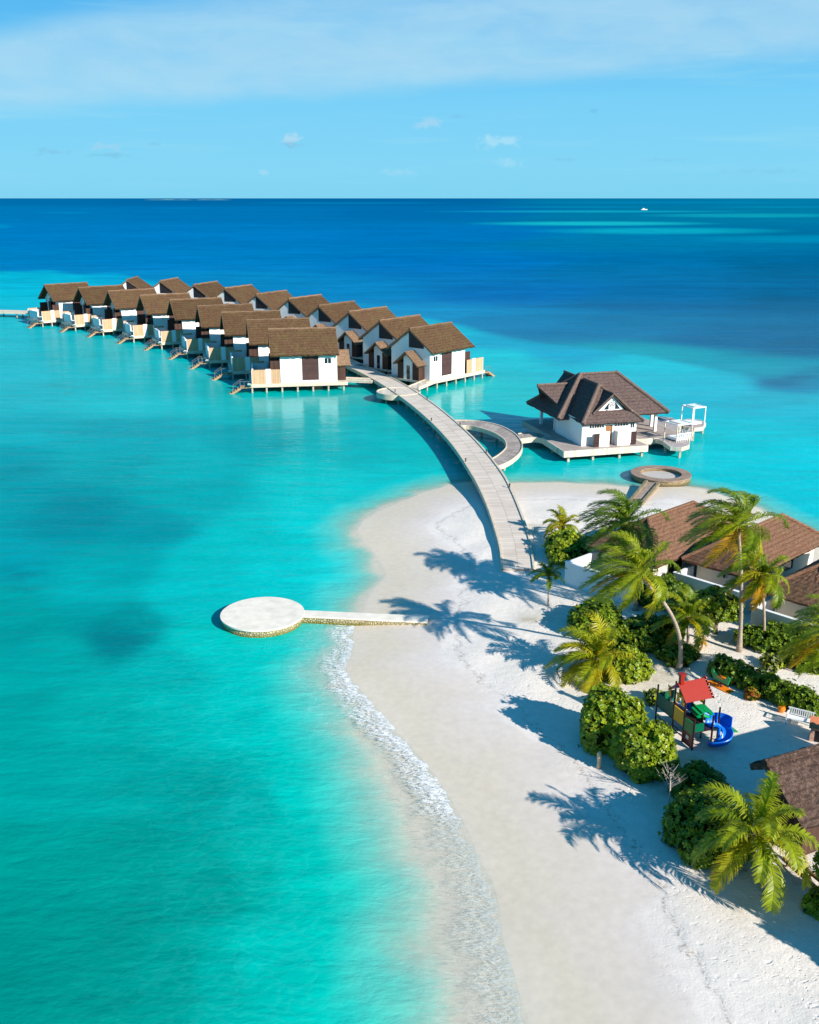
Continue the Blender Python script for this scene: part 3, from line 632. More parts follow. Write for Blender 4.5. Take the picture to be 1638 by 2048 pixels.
# small bollard lamps along the kerb
bl = None
for i, (E, Fo, k) in enumerate([(B, A, 12), (A, B, 18), (B, A, 20), (B, A, 28), (A, B, 30), (B, A, 38), (A, B, 42)]):
    p = E[k] * .97 + Fo[k] * .03; side_ = 'sea' if E is A else 'pavilion'; z = ztop(k / 150) + .1
    if bl is None:
        bl = empty('bollard_lamp', (0, 0, 0)); mb = MB(); mb.tube([(0, 0, 0), (0, 0, .3)], .06, 8); mb.build('post', M['black'], bl)
        mb = MB(); mb.tube([(0, 0, .3), (0, 0, .36), (0, 0, .4)], [.11, .11, .04], 10); mb.build('cap', M['black'], bl); o = bl
    else: o = copy_tree(bl)
    o.location = (p.x, p.y, z); tag(o, label='small black bollard lamp, ' + ['nearest', 'second', 'third', 'fourth', 'fifth', 'sixth', 'farthest'][i] + ' of those along the boardwalk kerb from the beach', cat='lamp', group='bollard lamps along the boardwalk')

# stone jetty with round head on the lagoon side
def stone(name, base, algae, zlow, zhigh):
    m, t, b = mat(name); Pn = geop(t); sp = t.new('ShaderNodeSeparateXYZ'); t.l.new(Pn, sp.inputs[0])
    vor = t.new('ShaderNodeTexVoronoi', feature='DISTANCE_TO_EDGE'); t.l.new(Pn, vor.inputs['Vector']); vor.inputs['Scale'].default_value = 5.0
    v2 = t.new('ShaderNodeTexVoronoi'); t.l.new(Pn, v2.inputs['Vector']); v2.inputs['Scale'].default_value = 5.0
    sv = t.new('ShaderNodeSeparateColor'); t.l.new(v2.outputs['Color'], sv.inputs[0])
    n = t.noise(Pn, 3.0, 5)
    c = t.mix(t.math('MULTIPLY', sv.outputs[0], .7), lin(*base), lin(*[x * .72 for x in base]))
    c = t.mix(t.rng(vor.outputs['Distance'], 0.09, 0.0), c, lin(100, 92, 70))
    zz = t.math('ADD', sp.outputs[2], t.math('MULTIPLY', t.math('SUBTRACT', n, .5), .35))
    c = t.mix(t.rng(zz, zhigh, zlow), c, lin(*algae)); t.l.new(c, b.inputs['Base Color']); b.inputs['Roughness'].default_value = .85
    t.l.new(t.bump(t.rng(vor.outputs['Distance'], 0, .2), .8, .06), b.inputs['Normal']); return m
M['stone'] = stone('coral_stone_masonry', (196, 182, 138), (120, 112, 40), 0.02, 0.3)
M['stone2'] = stone('brown_coral_stone', (170, 150, 112), (96, 84, 50), 0.05, 0.4)
M['limewash'] = simple('limewashed_top', (230, 220, 204), .8, .12, 1.2, .2, .3, 14)
jt = empty('stone_jetty', G(525, 1226, 0), label='white topped stone jetty with a round head in the turquoise water', cat='jetty')
jc = G(525, 1226, .62); jt.location = (0, 0, 0)
a0, a1 = G(598, 1219, .62), G(856, 1231, .62); b0, b1 = G(598, 1231.5, .62), G(856, 1244, .62)
d = (a1 - a0).normalized(); yn = Vector((-d.y, d.x, 0)); wd = .54
ctr = lambda s: (a0 + b0) / 2 * (1 - s) + (a1 + b1) / 2 * s
mb = MB(); mb.disc((jc.x, jc.y), 3.0, -1.8, .5, 72); mb.build('round_wall', M['stone'], jt)
mb = MB(); mb.disc((jc.x, jc.y), 3.1, .504, .62, 72); mb.build('round_top', M['limewash'], jt)
q = lambda s, w, : [(ctr(s) + yn * w).xy, (ctr(s) - yn * w).xy]
mb = MB(); (p1, p2), (p3, p4) = q(-.02, wd - .05), q(1, wd - .05); mb.prism([p2, p4, p3, p1], -1.8, .48); mb.build('causeway_wall', M['stone'], jt)
mb = MB(); (p1, p2), (p3, p4) = q(0.004, wd), q(1, wd); mb.prism([p2, p4, p3, p1], .484, .60); mb.build('causeway_top', M['limewash'], jt)

# ring shaped stone pool with its own short jetty, behind the beach
rg = empty('stone_ring_pool', (0, 0, 0), label='round stone ring pool joined to the beach by a short brown stone causeway', cat='pool')
rc = G(1322, 947, .65)
mb = MB(); mb.ring((rc.x, rc.y), 2.35, 3.25, -1.5, .60, 80); mb.build('ring_wall', M['stone2'], rg)
mb = MB(); mb.ring((rc.x, rc.y), 2.25, 3.32, .604, .70, 80); mb.build('coping', simple('brown_coping', (150, 128, 112), .8, .25, 1.5, .2, .3, 12), rg)
mb = MB(); mb.disc((rc.x, rc.y), 2.34, -.4, .30, 64); mb.build('sand_fill', simple('pale_pool_floor', (190, 182, 172), .7, .06, 1.0), rg)
e = [G(1292, 962, .66), G(1308, 962, .66), G(1283, 1008, .66), G(1260, 1003, .66)]
e[0], e[1] = G(1293, 963, .66), G(1318, 967, .66)
mb = MB(); mb.prism([(e[3].x, e[3].y), (e[2].x, e[2].y), (e[1].x, e[1].y), (e[0].x, e[0].y)], -1.2, .66); mb.build('causeway', simple('brown_causeway', (158, 138, 122), .8, .3, 2.0, .2, .4, 10), rg)
mb = MB()
for s, o_ in ((0, 3), (1, 2)):
    mb.bar(e[s] + Vector((0, 0, .02)), e[o_] + Vector((0, 0, .02)), .28, .3)
mb.build('causeway_kerb', M['stone2'], rg)

# ------------------------------------------------------------ overwater villas
M['louvre'] = simple('dark_gable_louvre', (30, 28, 34), .6, .1); M['stair'] = simple('tan_stair_timber', (170, 140, 104), .8, .15, 3); M['rail'] = simple('grey_rail', (120, 118, 116), .5, .05)
def villa():
    r = empty('overwater_villa', (0, 0, 0))
    W = 4.25; EZ = ZD + 5.0; RZ = ZD + 8.1; L = 9.2       # half width, eave, ridge, body length
    mb = MB(); mb.box(-1.6, 14.2, -W - .5, W + .5, ZD - .3, ZD); o = mb.build('deck', M['deck'], r)
    s_ = MB(); s_.box(-1.64, 14.24, -W - .56, -W - .5, ZD - .52, ZD + .03); s_.box(-1.64, 14.24, W + .5, W + .56, ZD - .52, ZD + .03); s_.box(14.2, 14.26, -W - .5, W + .5, ZD - .52, ZD + .03); s_.build('fascia', M['beam'], o)
    mb = MB()
    for x in (-1, 1.5, 4, 6.5, 9, 11.5, 13.8):
        for y in (-W - .2, -W * .3, W * .3, W + .2): mb.box(x - .13, x + .13, y - .13, y + .13, -2, ZD - .3)
    mb.pieces('pile', M['pile'], r)
    # long walls with window and louvred panel openings, on both sides
    wl = MB(); holes = [(0.9, 2.1, ZD + 2.9, ZD + 3.9), (3.0, 5.7, ZD + .35, ZD + 4.3)]
    wl.wall(0, L, ZD, EZ, -W, .2, holes); wl.wall(0, L, ZD, EZ, W - .2, .2, holes)
    # entrance gable wall (with the sloping dark glazing beside its centre line)
    def gable(x, t_, hole):
        sl = (RZ - EZ) / W
        zz = lambda y: RZ - .25 - abs(y) * sl
        def quad(y0, y1, z0, z1a, z1b):
            wl.add([(x, y0, z0), (x, y1, z0), (x, y1, z1b), (x, y0, z1a), (x + t_, y0, z0), (x + t_, y1, z0), (x + t_, y1, z1b), (x + t_, y0, z1a)],
                   [(0, 3, 2, 1), (4, 5, 6, 7), (0, 1, 5, 4), (1, 2, 6, 5), (2, 3, 7, 6), (3, 0, 4, 7)])
        if hole:
            quad(-W + .2, -2.6, ZD, zz(-W + .2), zz(-2.6)); quad(-2.6, .25, ZD, EZ + .3, EZ + .3); quad(.25, W - .2, ZD, zz(.25), zz(W - .2))
        else:
            quad(-W + .2, 0, EZ - .2, zz(-W + .2), zz(0)); quad(0, W - .2, EZ - .2, zz(0), zz(W - .2))
    gable(0, .2, True)
    gable(L - .25, .2, False)
    # sea end: a set back white bay with dark openings beside it
    wl.box(L - .45, L - .25, -W + .2, -2.3, ZD, EZ - .25); wl.box(L - .45, L - .25, 2.3, W - .2, ZD, EZ - .25); wl.box(L - .5, L - .2, -W + .1, W - .1, EZ - .25, EZ)
    w = wl.build('wall', M['white'], r)
    g = MB(); sl = (RZ - EZ) / W; g.add([(x_, y_, z_) for x_ in (-.06, .1) for y_, z_ in ((-2.9, EZ + .05), (.3, EZ + .05), (.3, RZ - .5), (-2.9, RZ - .4 - 2.9 * sl))], [(0, 3, 2, 1), (4, 5, 6, 7), (0, 1, 5, 4), (1, 2, 6, 5), (2, 3, 7, 6), (3, 0, 4, 7)]); g.build('gable_glazing', M['louvre'], r)
    for s in (-1, 1):
        y = s * (W - .12)
        p = MB(); p.box(3.0, 5.7, y - .05, y + .05, ZD + .35, ZD + 4.3); p.build('louvre_panel', M['darkpanel'], r)
        wf = MB()
        for b_ in ((.9, 2.1, ZD + 2.9, ZD + 2.98), (.9, 2.1, ZD + 3.82, ZD + 3.9), (.9, .98, ZD + 2.98, ZD + 3.82), (2.02, 2.1, ZD + 2.98, ZD + 3.82), (1.46, 1.54, ZD + 2.98, ZD + 3.82)): wf.box(b_[0], b_[1], y - .06, y + .06, b_[2], b_[3])
        f = wf.build('window', M['whitepaint'], r)
        pn = MB(); pn.box(.98, 2.02, y - .02, y + .02, ZD + 2.98, ZD + 3.82); pn.build('pane', M['glass'], f)
    ge = MB(); ge.box(L - .42, L - .36, -2.3, 2.3, ZD, EZ - .25); ge.build('sliding_door', M['glass'], r)
    dk = MB(); dk.box(L - .2, L + 1.6, -W + .1, -W + .3, ZD, ZD + 3.6); dk.box(L - .2, L + 1.6, W - .3, W - .1, ZD, ZD + 3.6); dk.box(L - .2, L, .9, 2.5, ZD, ZD + 3.9); dk.pieces('timber_screen', M['darkwood'], r)
    # thatched roof
    rf = MB(); x0, x1 = -.25, L + 1.5; ov = .9; ez = EZ + .25 - ov * sl
    for s in (-1, 1):
        rf.slab([(x0, s * (W + ov), ez), (x1, s * (W + ov), ez), (x1, 0, RZ), (x0, 0, RZ)] if s < 0 else [(x1, s * (W + ov), ez), (x0, s * (W + ov), ez), (x0, 0, RZ), (x1, 0, RZ)], .32, 26, 14, .06, s + 5, .09)
    ro = rf.build('roof', M['thatch'], r)
    rc_ = MB(); rc_.tube([(x0 - .05, 0, RZ + .02)] + [(x0 + (x1 - x0) * k / 10, 0, RZ + .03 + .05 * math.sin(k * 2.1)) for k in range(1, 10)] + [(x1 + .05, 0, RZ + .02)], .2, 8); rc_.build('ridge_cap', M['cap'], ro)
    # verge boards
    vb = MB()
    for x in (x0 - .03, x1 + .03):
        for s in (-1, 1): vb.bar((x, s * (W + ov), ez - .18), (x, 0, RZ - .22), .06, .3)
    vb.pieces('verge_board', M['cap'], ro)
    # porch on the entrance side
    pw = MB(); pw.box(-1.45, 0, -3.1, -2.9, ZD, ZD + 2.6); pw.box(-1.45, 0, 1.3, 1.5, ZD, ZD + 2.6); pw.box(-1.5, -1.4, -3.1, -1.75, ZD, ZD + 2.8); pw.box(-1.5, -1.4, .25, 1.5, ZD, ZD + 2.8)
    pc = pw.pieces('porch', M['darkwood'], r)[0]
    pf = MB(); pf.box(-1.44, -1.36, -1.75, -1.15, ZD, ZD + 4.0); pf.box(-1.44, -1.36, -.4, .25, ZD, ZD + 4.0); pf.box(-1.44, -1.36, -1.15, -.4, ZD + 2.3, ZD + 4.1); pf.build('porch_front', M['white'], pc)
    dr = MB(); dr.box(-1.42, -1.38, -1.15, -.4, ZD, ZD + 2.3); dr.build('door', M['glass'], r)
    pr = MB(); ym = -.8
    for s in (-1, 1):
        ey = ym + s * 2.75
        pr.slab([(-2.3, ey, ZD + 2.5), (.02, ey, ZD + 2.5), (.02, ym, ZD + 4.7), (-2.3, ym, ZD + 4.7)] if s < 0 else [(.02, ey, ZD + 2.5), (-2.3, ey, ZD + 2.5), (-2.3, ym, ZD + 4.7), (.02, ym, ZD + 4.7)], .22, 8, 8, .04, s + 9, .05)
    pr.build('porch_roof', M['cap'], pc)
    # sea deck: timber screens with a white pier between, low white walls, plunge pool
    for s in (-1, 1):
        y = s * (W + .35)
        f = MB(); f.box(L + .1, L + 1.55, y - .06, y + .06, ZD, ZD + 2.3); f.box(L + 2.35, L + 4.55, y - .06, y + .06, ZD, ZD + 2.3); f.pieces('privacy_screen', M['fence'], r)
        f = MB(); f.box(L + 1.55, L + 2.35, y - .1, y + .1, ZD, ZD + 2.4); f.box(L + 4.55, L + 4.62, y - .1, y + .1, ZD, ZD + 2.3); f.pieces('screen_pier', M['white'], r)
    f = MB(); f.box(L + 4.3, L + 4.55, -1.6, 3.9, ZD, ZD + 2.0); f.box(L + 1.9, L + 4.3, 3.7, 3.9, ZD, ZD + 2.0); f.build('terrace_wall', M['white'], r)
    f = MB(); f.box(L + 1.2, L + 4.2, -1.4, -1.2, ZD, ZD + .45); f.box(L + 1.2, L + 4.2, 1.0, 1.2, ZD, ZD + .45); f.box(L + 1.2, L + 1.4, -1.2, 1.0, ZD, ZD + .45); f.build('pool_edge', M['white'], r)
    f = MB(); f.box(L + 1.4, L + 4.2, -1.2, 1.0, ZD + .1, ZD + .38); f.build('plunge_pool', simple('pool_water', (30, 150, 170), .05, .05, 1, .5) if 'pool' not in M else M['pool'], r)
    # landing and steps down to the lagoon
    f = MB(); X = 14.26
    f.box(X, X + 1.5, -W - .5, -W + 1.5, .85, 1.0)
    for k in range(4): f.box(X + 1.5 + .42 * k, X + 1.92 + .42 * k, -W - .4, -W + .9, .72 - .24 * k, .82 - .24 * k)
    f.bar((X + 1.4, -W - .44, .80), (X + 3.3, -W - .44, -.3), .09, .3); f.bar((X + 1.4, -W + .94, .80), (X + 3.3, -W + .94, -.3), .09, .3)
    f.build('steps', M['stair'], r)
    f = MB()
    for y in (-W - .42, -W + 1.42):
        for x in (X + .1, X + .8, X + 1.45): f.tube([(x, y, 1.0), (x, y, 1.95)], .03, 6)
        f.tube([(X + .1, y, 1.95), (X + 1.45, y, 1.95), (X + 2.6, y, 1.15)], .03, 6); f.tube([(X + 2.6, y, .2), (X + 2.6, y, 1.15)], .03, 6)
    f.build('handrail', M['rail'], r)
    return r
proto = villa()
def lounge(parentless=True):
    r = empty('sun_lounger', (0, 0, 0))
    f = MB(); f.box(0, 1.9, 0, .07, .22, .3); f.box(0, 1.9, .58, .65, .22, .3); f.box(0, .07, .07, .58, .22, .3); f.box(1.83, 1.9, .07, .58, .22, .3)
    for x in (.1, 1.7):
        for y in (0, .57): f.box(x, x + .07, y, y + .07, 0, .22)
    f.build('frame', M['black'], r)
    f = MB(); f.box(.0, 1.25, .07, .58, .3, .38); f.add([(1.25, .07, .3), (1.25, .58, .3), (1.85, .58, .68), (1.85, .07, .68), (1.25, .07, .38), (1.25, .58, .38), (1.81, .58, .76), (1.81, .07, .76)], [(3, 2, 1, 0), (4, 5, 6, 7), (0, 1, 5, 4), (1, 2, 6, 5), (2, 3, 7, 6), (3, 0, 4, 7)]); f.build('cushion', M['whitepaint'], r)
    return r
lproto = lounge()
front_px = [(470, 785), (433, 758), (388, 736), (345, 717), (295, 699), (240, 686), (180, 673), (125, 663), (60, 655)]
back_pk = [(816, 658), (756, 642), (695, 624), (635, 612), (575, 598), (510, 589), (447, 577), (386, 570), (319, 562.5), (253, 560)]
FW = []
for x, v in front_px: FW.append(G(x, v, 0).xy)
BW = [G(x, v, ZD + 8.1).xy for x, v in back_pk]
def rowdir(Ps, i):
    a = Ps[max(i - 1, 0)]; b = Ps[min(i + 1, len(Ps) - 1)]; d = b - a; return math.atan2(d.y, d.x)
def smooth(v): 
    for _ in range(3): v = [v[0]] + [(v[i - 1] + v[i] * 2 + v[i + 1]) / 4 for i in range(1, len(v) - 1)] + [v[-1]]
    return v
fdir = smooth([rowdir(FW, i) for i in range(9)]); bdir = smooth([rowdir(BW, i) for i in range(10)])
ordn = ['nearest', 'second', 'third', 'fourth', 'fifth', 'sixth', 'seventh', 'eighth', 'ninth', 'farthest']
used = False
def place_villa(origin, ang, flip, lab, grp, lab2, grp2):
    global used
    o = proto if not used else copy_tree(proto); l = lproto if not used else copy_tree(lproto); used = True
    o.location = (origin.x, origin.y, 0); o.rotation_euler = (0, 0, ang); o.scale = (1, -1, 1) if flip else (1, 1, 1)
    tag(o, lab, 'villa', grp)
    p = o.location + Matrix.Rotation(ang, 4, 'Z') @ Vector((14.6, (-3.9) * (-1 if flip else 1), 1.0))
    l.location = p; l.rotation_euler = (0, 0, ang + R(90) * (-1 if flip else 1) + (math.pi if flip else 0)); tag(l, lab2, 'lounger', grp2)
for i in range(9):
    ang = fdir[i] - R(90) - R(14)                  # house axis, pointing to the boardwalk
    u = Vector((math.cos(ang), math.sin(ang))); w = Vector((-u.y, u.x))
    # foot of the steps is the sea corner nearest the camera
    org = FW[i] + u * 16.6 + w * 3.5
    nm = 'nearest villa of the row left of the boardwalk, at its near end' if i == 0 else ('farthest villa of the row left of the boardwalk, at its far end' if i == 8 else ordn[i] + ' villa from the near end of the row left of the boardwalk')
    place_villa(org, ang + math.pi, True, 'white overwater villa, ' + nm, 'overwater villas left of the boardwalk', ('sun lounger on the low landing of the ' + (ordn[i] if i < 8 else 'farthest') + ' villa left of the boardwalk'), 'sun loungers on villa landings')
for i in range(10):
    ang = bdir[i] - R(90) + R(23)
    u = Vector((math.cos(ang), math.sin(ang)))
    org = BW[i] + u * .6
    nm = 'nearest villa of the row right of the boardwalk, at its near end' if i == 0 else ('farthest villa of the row right of the boardwalk, at its far end' if i == 9 else ordn[i] + ' villa from the near end of the row right of the boardwalk')
    place_villa(org, ang, False, 'white overwater villa, ' + nm, 'overwater villas right of the boardwalk', ('sun lounger on the low landing of the ' + ordn[i] + ' villa right of the boardwalk'), 'sun loungers on villa landings')
# short entrance walks from the boardwalk to the two nearest porches
for (a, b, lab) in (((748, 760), (676, 757), 'short timber walk from the boardwalk to the nearest villa on its left'), ((826, 775), (868, 758), 'short timber walk from the boardwalk to the nearest villa on its right')):
    p, q_ = G(*a, ZD - .06), G(*b, ZD - .06); e_ = empty('entrance_walk', (0, 0, 0), label=lab, cat='walkway')
    d = (q_ - p).normalized(); nrm = Vector((-d.y, d.x, 0)) * .95
    mb = MB(); mb.prism([(p - nrm).xy, (q_ - nrm).xy, (q_ + nrm).xy, (p + nrm).xy], ZD - .45, ZD - .06); mb.build('deck', M['deck'], e_)
    mb = MB()
    for s in (-1, 1): mb.bar(p + nrm * s, q_ + nrm * s, .12, .3)
    mb.build('kerb', M['beam'], e_)

# ------------------------------------------------------------ pavilion on the water
def hip(mb, o, ax, ln, wd, z0, z1, t=.28, ov=0.0, seed=1, jit=.04, rag=.07, caps=None, nu=22, nv=12, capr=.15):
    """hip roof: o = eave corner, ax = angle of the long side, wd measured to its left"""
    u = Vector((math.cos(ax), math.sin(ax), 0)); w = Vector((-u.y, u.x, 0)); o = Vector((o[0], o[1], 0))
    q = lambda a, b, z: o + u * a + w * b + Vector((0, 0, z)); h = wd / 2
    c = [q(0, 0, z0), q(ln, 0, z0), q(ln, wd, z0), q(0, wd, z0)]; r0, r1 = q(h, h, z1), q(ln - h, h, z1)
    mb.slab([c[0], c[1], r1, r0], t, nu, nv, jit, seed, rag); mb.slab([c[2], c[3], r0, r1], t, nu, nv, jit, seed + 1, rag)
    mb.slab([c[1], c[2], r1, r1], t, nu // 2, nv, jit, seed + 2, rag); mb.slab([c[3], c[0], r0, r0], t, nu // 2, nv, jit, seed + 3, rag)
    if caps is not None:
        up = Vector((0, 0, .02)); caps.tube([r0 + up, r1 + up], .16, 8)
        for a, b in ((c[0], r0), (c[1], r1), (c[2], r1), (c[3], r0)): caps.tube([a + up, a.lerp(b, .5) + up, b + up], capr, 8)
    return r0, r1

PA = R(15.4); pv = empty('pavilion', (18.3, 112.1, 0), PA, label='white overwater pavilion with grey thatched hip roofs on its own timber deck', cat='pavilion')
mb = MB(); mb.prism([(0, 0), (11, 0), (11, 3.2), (18, 3.2), (18, 17), (1.5, 17), (1.5, 7.3), (.3, 7.3)], ZD - .12, ZD); pd = mb.build('deck', simple('grey_weathered_deck', (166, 152, 144), .85, .15, .8, .2, .2, 9), pv)
mb = MB()
fp = [(0, 0), (11, 0), (11, 3.2), (18, 3.2), (18, 17), (1.5, 17), (1.5, 7.3), (.3, 7.3)]
for i in range(8):
    a, b = fp[i], fp[(i + 1) % 8]; mb.bar((a[0], a[1], ZD - .38), (b[0], b[1], ZD - .38), .16, .78)
mb.build('fascia', M['deck'], pd)
mb = MB()
for x in (.8, 4, 7.5, 10.5, 14, 17.4):
    for y in (.5, 5, 10, 16):
        if (x < 1.5 and y > 7) or (x > 11 and y < 3.2): continue
        mb.box(x - .14, x + .14, y - .14, y + .14, -2.2, ZD - .77)
mb.pieces('pile', M['pile'], pv)
w = MB(); WZ = 4.5
w.wall(3.0, 10.2, ZD, WZ, 1.7, .2, [(3.9, 5.9, ZD + 2.15, ZD + 2.6), (6.1, 7.0, ZD, ZD + 2.4), (7.2, 9.1, ZD + 2.2, ZD + 2.65), (9.35, 9.95, ZD + 1.9, ZD + 2.6)])
w.box(3.0, 3.2, 1.9, 9.6, ZD, WZ); w.box(10.0, 10.2, 1.9, 6.4, ZD, WZ); w.box(3.2, 12.0, 9.4, 9.6, ZD, WZ); w.box(6.9, 11.9, 14.5, 14.7, ZD, WZ)
w.build('wall', M['white'], pv)
w = MB(); w.box(4.9, 6.25, .8, .95, ZD, ZD + 1.85); w.box(7.3, 9.0, .8, .95, ZD, ZD + 1.75); w.box(7.3, 7.45, .95, 1.7, ZD, ZD + 1.75); w.pieces('screen_wall', M['white'], pv)
for x0, x1, z0, z1 in ((3.9, 5.9, 2.15, 2.6), (7.2, 9.1, 2.2, 2.65), (9.35, 9.95, 1.9, 2.6)):
    f = MB(); n = max(2, int((x1 - x0) / .32))
    for k in range(n + 1): f.box(x0 + (x1 - x0 - .05) * k / n, x0 + (x1 - x0 - .05) * k / n + .05, 1.66, 1.9, ZD + z0, ZD + z1)
    f.box(x0 - .04, x1 + .04, 1.67, 1.7, ZD + z1, ZD + z1 + .06); wi = f.build('window', M['whitepaint'], pv)
    g = MB(); g.box(x0, x1, 1.76, 1.8, ZD + z0, ZD + z1); g.build('pane', M['glass'], wi)
g = MB(); g.box(6.1, 7.0, 1.8, 1.86, ZD, ZD + 2.4); g.build('door', M['teak'], pv)
for x in (4.2, 9.1):
    g = MB()
    for k in range(7): g.box(x + .1 * k, x + .1 * k + .07, .72, .78, ZD + .05, ZD + 1.65)
    g.box(x - .02, x + .7, .785, .795, ZD + .05, ZD + 1.65); g.build('louvre_door', M['darkpanel'], pv)
cols = MB()
for x, y in ((10.4, 5.0), (12.3, 6.4), (15.6, 6.7), (16.5, 9.3), (16.5, 14.6), (12.3, 14.8), (3.1, 14.4), (3.4, 10.5)): cols.box(x - .17, x + .17, y - .17, y + .17, ZD, 4.4)
cols.pieces('column', M['whitepaint'], pv)
rf = MB(); cp = MB()
hip(rf, (1.5, 5.4), 0, 15.2, 10.2, 4.1, 8.6, .3, seed=11, caps=cp, capr=.26)
TQ = .3
rf.slab([(3.0, 6.6, 4.3), (2.7, 1.0, 4.3), (6.6, 5.1, 8.1), (6.6, 10, 8.1)], TQ, 16, 12, .04, 21, .07)
rf.slab([(2.7, 1.0, 4.3), (10.8, 1.0, 4.3), (6.6, 5.1, 8.1), (6.6, 5.1, 8.1)], TQ, 20, 12, .04, 22, .07)
rf.slab([(10.8, 1.0, 4.3), (10.8, 6.6, 4.3), (6.6, 10, 8.1), (6.6, 5.1, 8.1)], TQ, 16, 12, .04, 23, .07)
cp.tube([(2.7, 1.0, 4.35), (6.6, 5.1, 8.15)], .26, 8); cp.tube([(10.8, 1.0, 4.35), (6.6, 5.1, 8.15)], .17, 8); cp.tube([(6.6, 5.1, 8.15), (6.6, 9.5, 8.15)], .17, 8)
# prow gables to the left and back
for s in (-1, 1):
    y = 11 + s * 3.6; q = [(3.4 if s < 0 else 3.0, y, 4.5), (7, y, 4.5), (7.5, 11, 7.3), (.9, 11, 7.3)]
    rf.slab(q if s < 0 else [q[1], q[0], q[3], q[2]], TQ, 14, 10, .04, 31 + s, .12)
    x = 8 + s * 3.6; q = [(x, 15.6 if s > 0 else 16.4, 4.5), (x, 11, 4.5), (8, 11, 7.5), (8, 18.6, 7.5)]
    rf.slab(q if s < 0 else [q[1], q[0], q[3], q[2]], TQ, 14, 10, .04, 35 + s, .12)
rr = rf.build('roof', M['thatch_pav'], pv)
cp.tube([(.9, 11, 7.35), (7, 11, 7.35)], .17, 8); cp.tube([(8, 18.6, 7.55), (8, 12, 7.55)], .17, 8)
# small gable over the front
dm = MB()
for s in (-1, 1):
    q = [(7.05 + s * 2.6, 2.0, 5.3), (7.05 + s * 2.6, 3.2, 5.3), (7.05, 5.2, 7.55), (7.05, 2.0, 7.55)]
    dm.slab(q if s > 0 else [q[1], q[0], q[3], q[2]], .22, 8, 8, .03, 41 + s, .04)
dmo = dm.build('gable_roof', M['thatch_pav'], rr)
g = MB(); g.add([(5.1, 2.35, 5.3), (9.0, 2.35, 5.3), (7.05, 2.35, 7.25), (5.1, 2.5, 5.3), (9.0, 2.5, 5.3), (7.05, 2.5, 7.25)], [(0, 1, 2), (5, 4, 3), (0, 3, 4, 1), (1, 4, 5, 2), (2, 5, 3, 0)]); gw = g.build('gable_wall', M['white'], pv)
g = MB(); g.add([(6.0, 2.33, 5.65), (6.65, 2.33, 5.65), (6.65, 2.33, 6.45)], [(0, 1, 2)]); g.build('gable_window', M['glass'], gw)
g = MB(); g.add([(7.5, 2.33, 5.65), (8.2, 2.33, 5.65), (7.5, 2.33, 6.5)], [(0, 1, 2)]); g.build('gable_window', M['glass'], gw)
g = MB()
for (x, z, r_) in ((6.9, 6.3, .22), (7.25, 6.3, .22), (7.07, 6.02, .22), (7.07, 6.58, .2)):
    vs = []; 
    for k in range(12):
        a = k * math.tau / 12
        for rr_ in (r_, r_ - .05): vs.append((x + rr_ * math.cos(a), 2.32, z + rr_ * math.sin(a)))
    g.add(vs, [(2 * k, 2 * k + 1, 2 * ((k + 1) % 12) + 1, 2 * ((k + 1) % 12)) for k in range(12)])
g.build('fretwork', M['black'], gw)
cp.tube([(7.05, 1.95, 7.6), (7.05, 5.2, 7.6)], .12, 8); cp.tube([(4.45, 1.95, 5.3), (7.05, 1.95, 7.6), (9.65, 1.95, 5.3)], .12, 8)
cp.build('ridge_cap', M['cap_grey'], rr)

# terrace and the two outer bathing platforms
def platform(name, lab, pts, z=ZD - .05, th=.5):
    r = empty(name, (0, 0, 0), label=lab, cat='platform'); P_ = [G(x, v, z).xy for x, v in pts]
    if sum(P_[i].x * P_[(i + 1) % len(P_)].y - P_[(i + 1) % len(P_)].x * P_[i].y for i in range(len(P_))) < 0: P_ = P_[::-1]
    mb = MB(); mb.prism(P_, z - .12, z); d_ = mb.build('deck', M['arc_flat'], r); mb = MB()
    for i in range(len(P_)):
        a, b = P_[i], P_[(i + 1) % len(P_)]; mb.bar((a.x, a.y, z - th / 2 + .02), (b.x, b.y, z - th / 2 + .02), .14, th)
    mb.build('fascia', M['deck'], d_); c_ = sum(P_, Vector((0, 0))) / len(P_); mb = MB()
    for p in P_[::2]:
        q_ = p * .85 + c_ * .15; mb.box(q_.x - .13, q_.x + .13, q_.y - .13, q_.y + .13, -2.2, z - .13)
    mb.pieces('pile', M['pile'], r); return r
M['arc_flat'] = simple('grey_terrace_boards', (168, 158, 156), .85, .14, 1.2, .2, .2, 10)
platform('terrace', 'grey timber terrace stepping out from the right of the pavilion', [(1298, 873), (1338, 886), (1352, 868), (1366, 846), (1344, 836), (1318, 833), (1296, 850)], ZD - .06)
platform('sea_platform', 'near octagonal bathing platform carrying the closed day bed frame', [(1328, 884), (1341, 893), (1362, 895), (1378, 890), (1380, 874), (1366, 866), (1346, 866), (1332, 872)])
platform('sea_platform', 'far octagonal bathing platform carrying the taller white day bed frame', [(1360, 846), (1368, 853), (1388, 856), (1405, 854), (1411, 846), (1400, 840), (1376, 838), (1364, 841)], ZD - .04)
platform('step_walk', 'narrow stepped walk between the two bathing platforms', [(1372, 868), (1380, 873), (1388, 860), (1380, 855)], ZD - .07, .4)
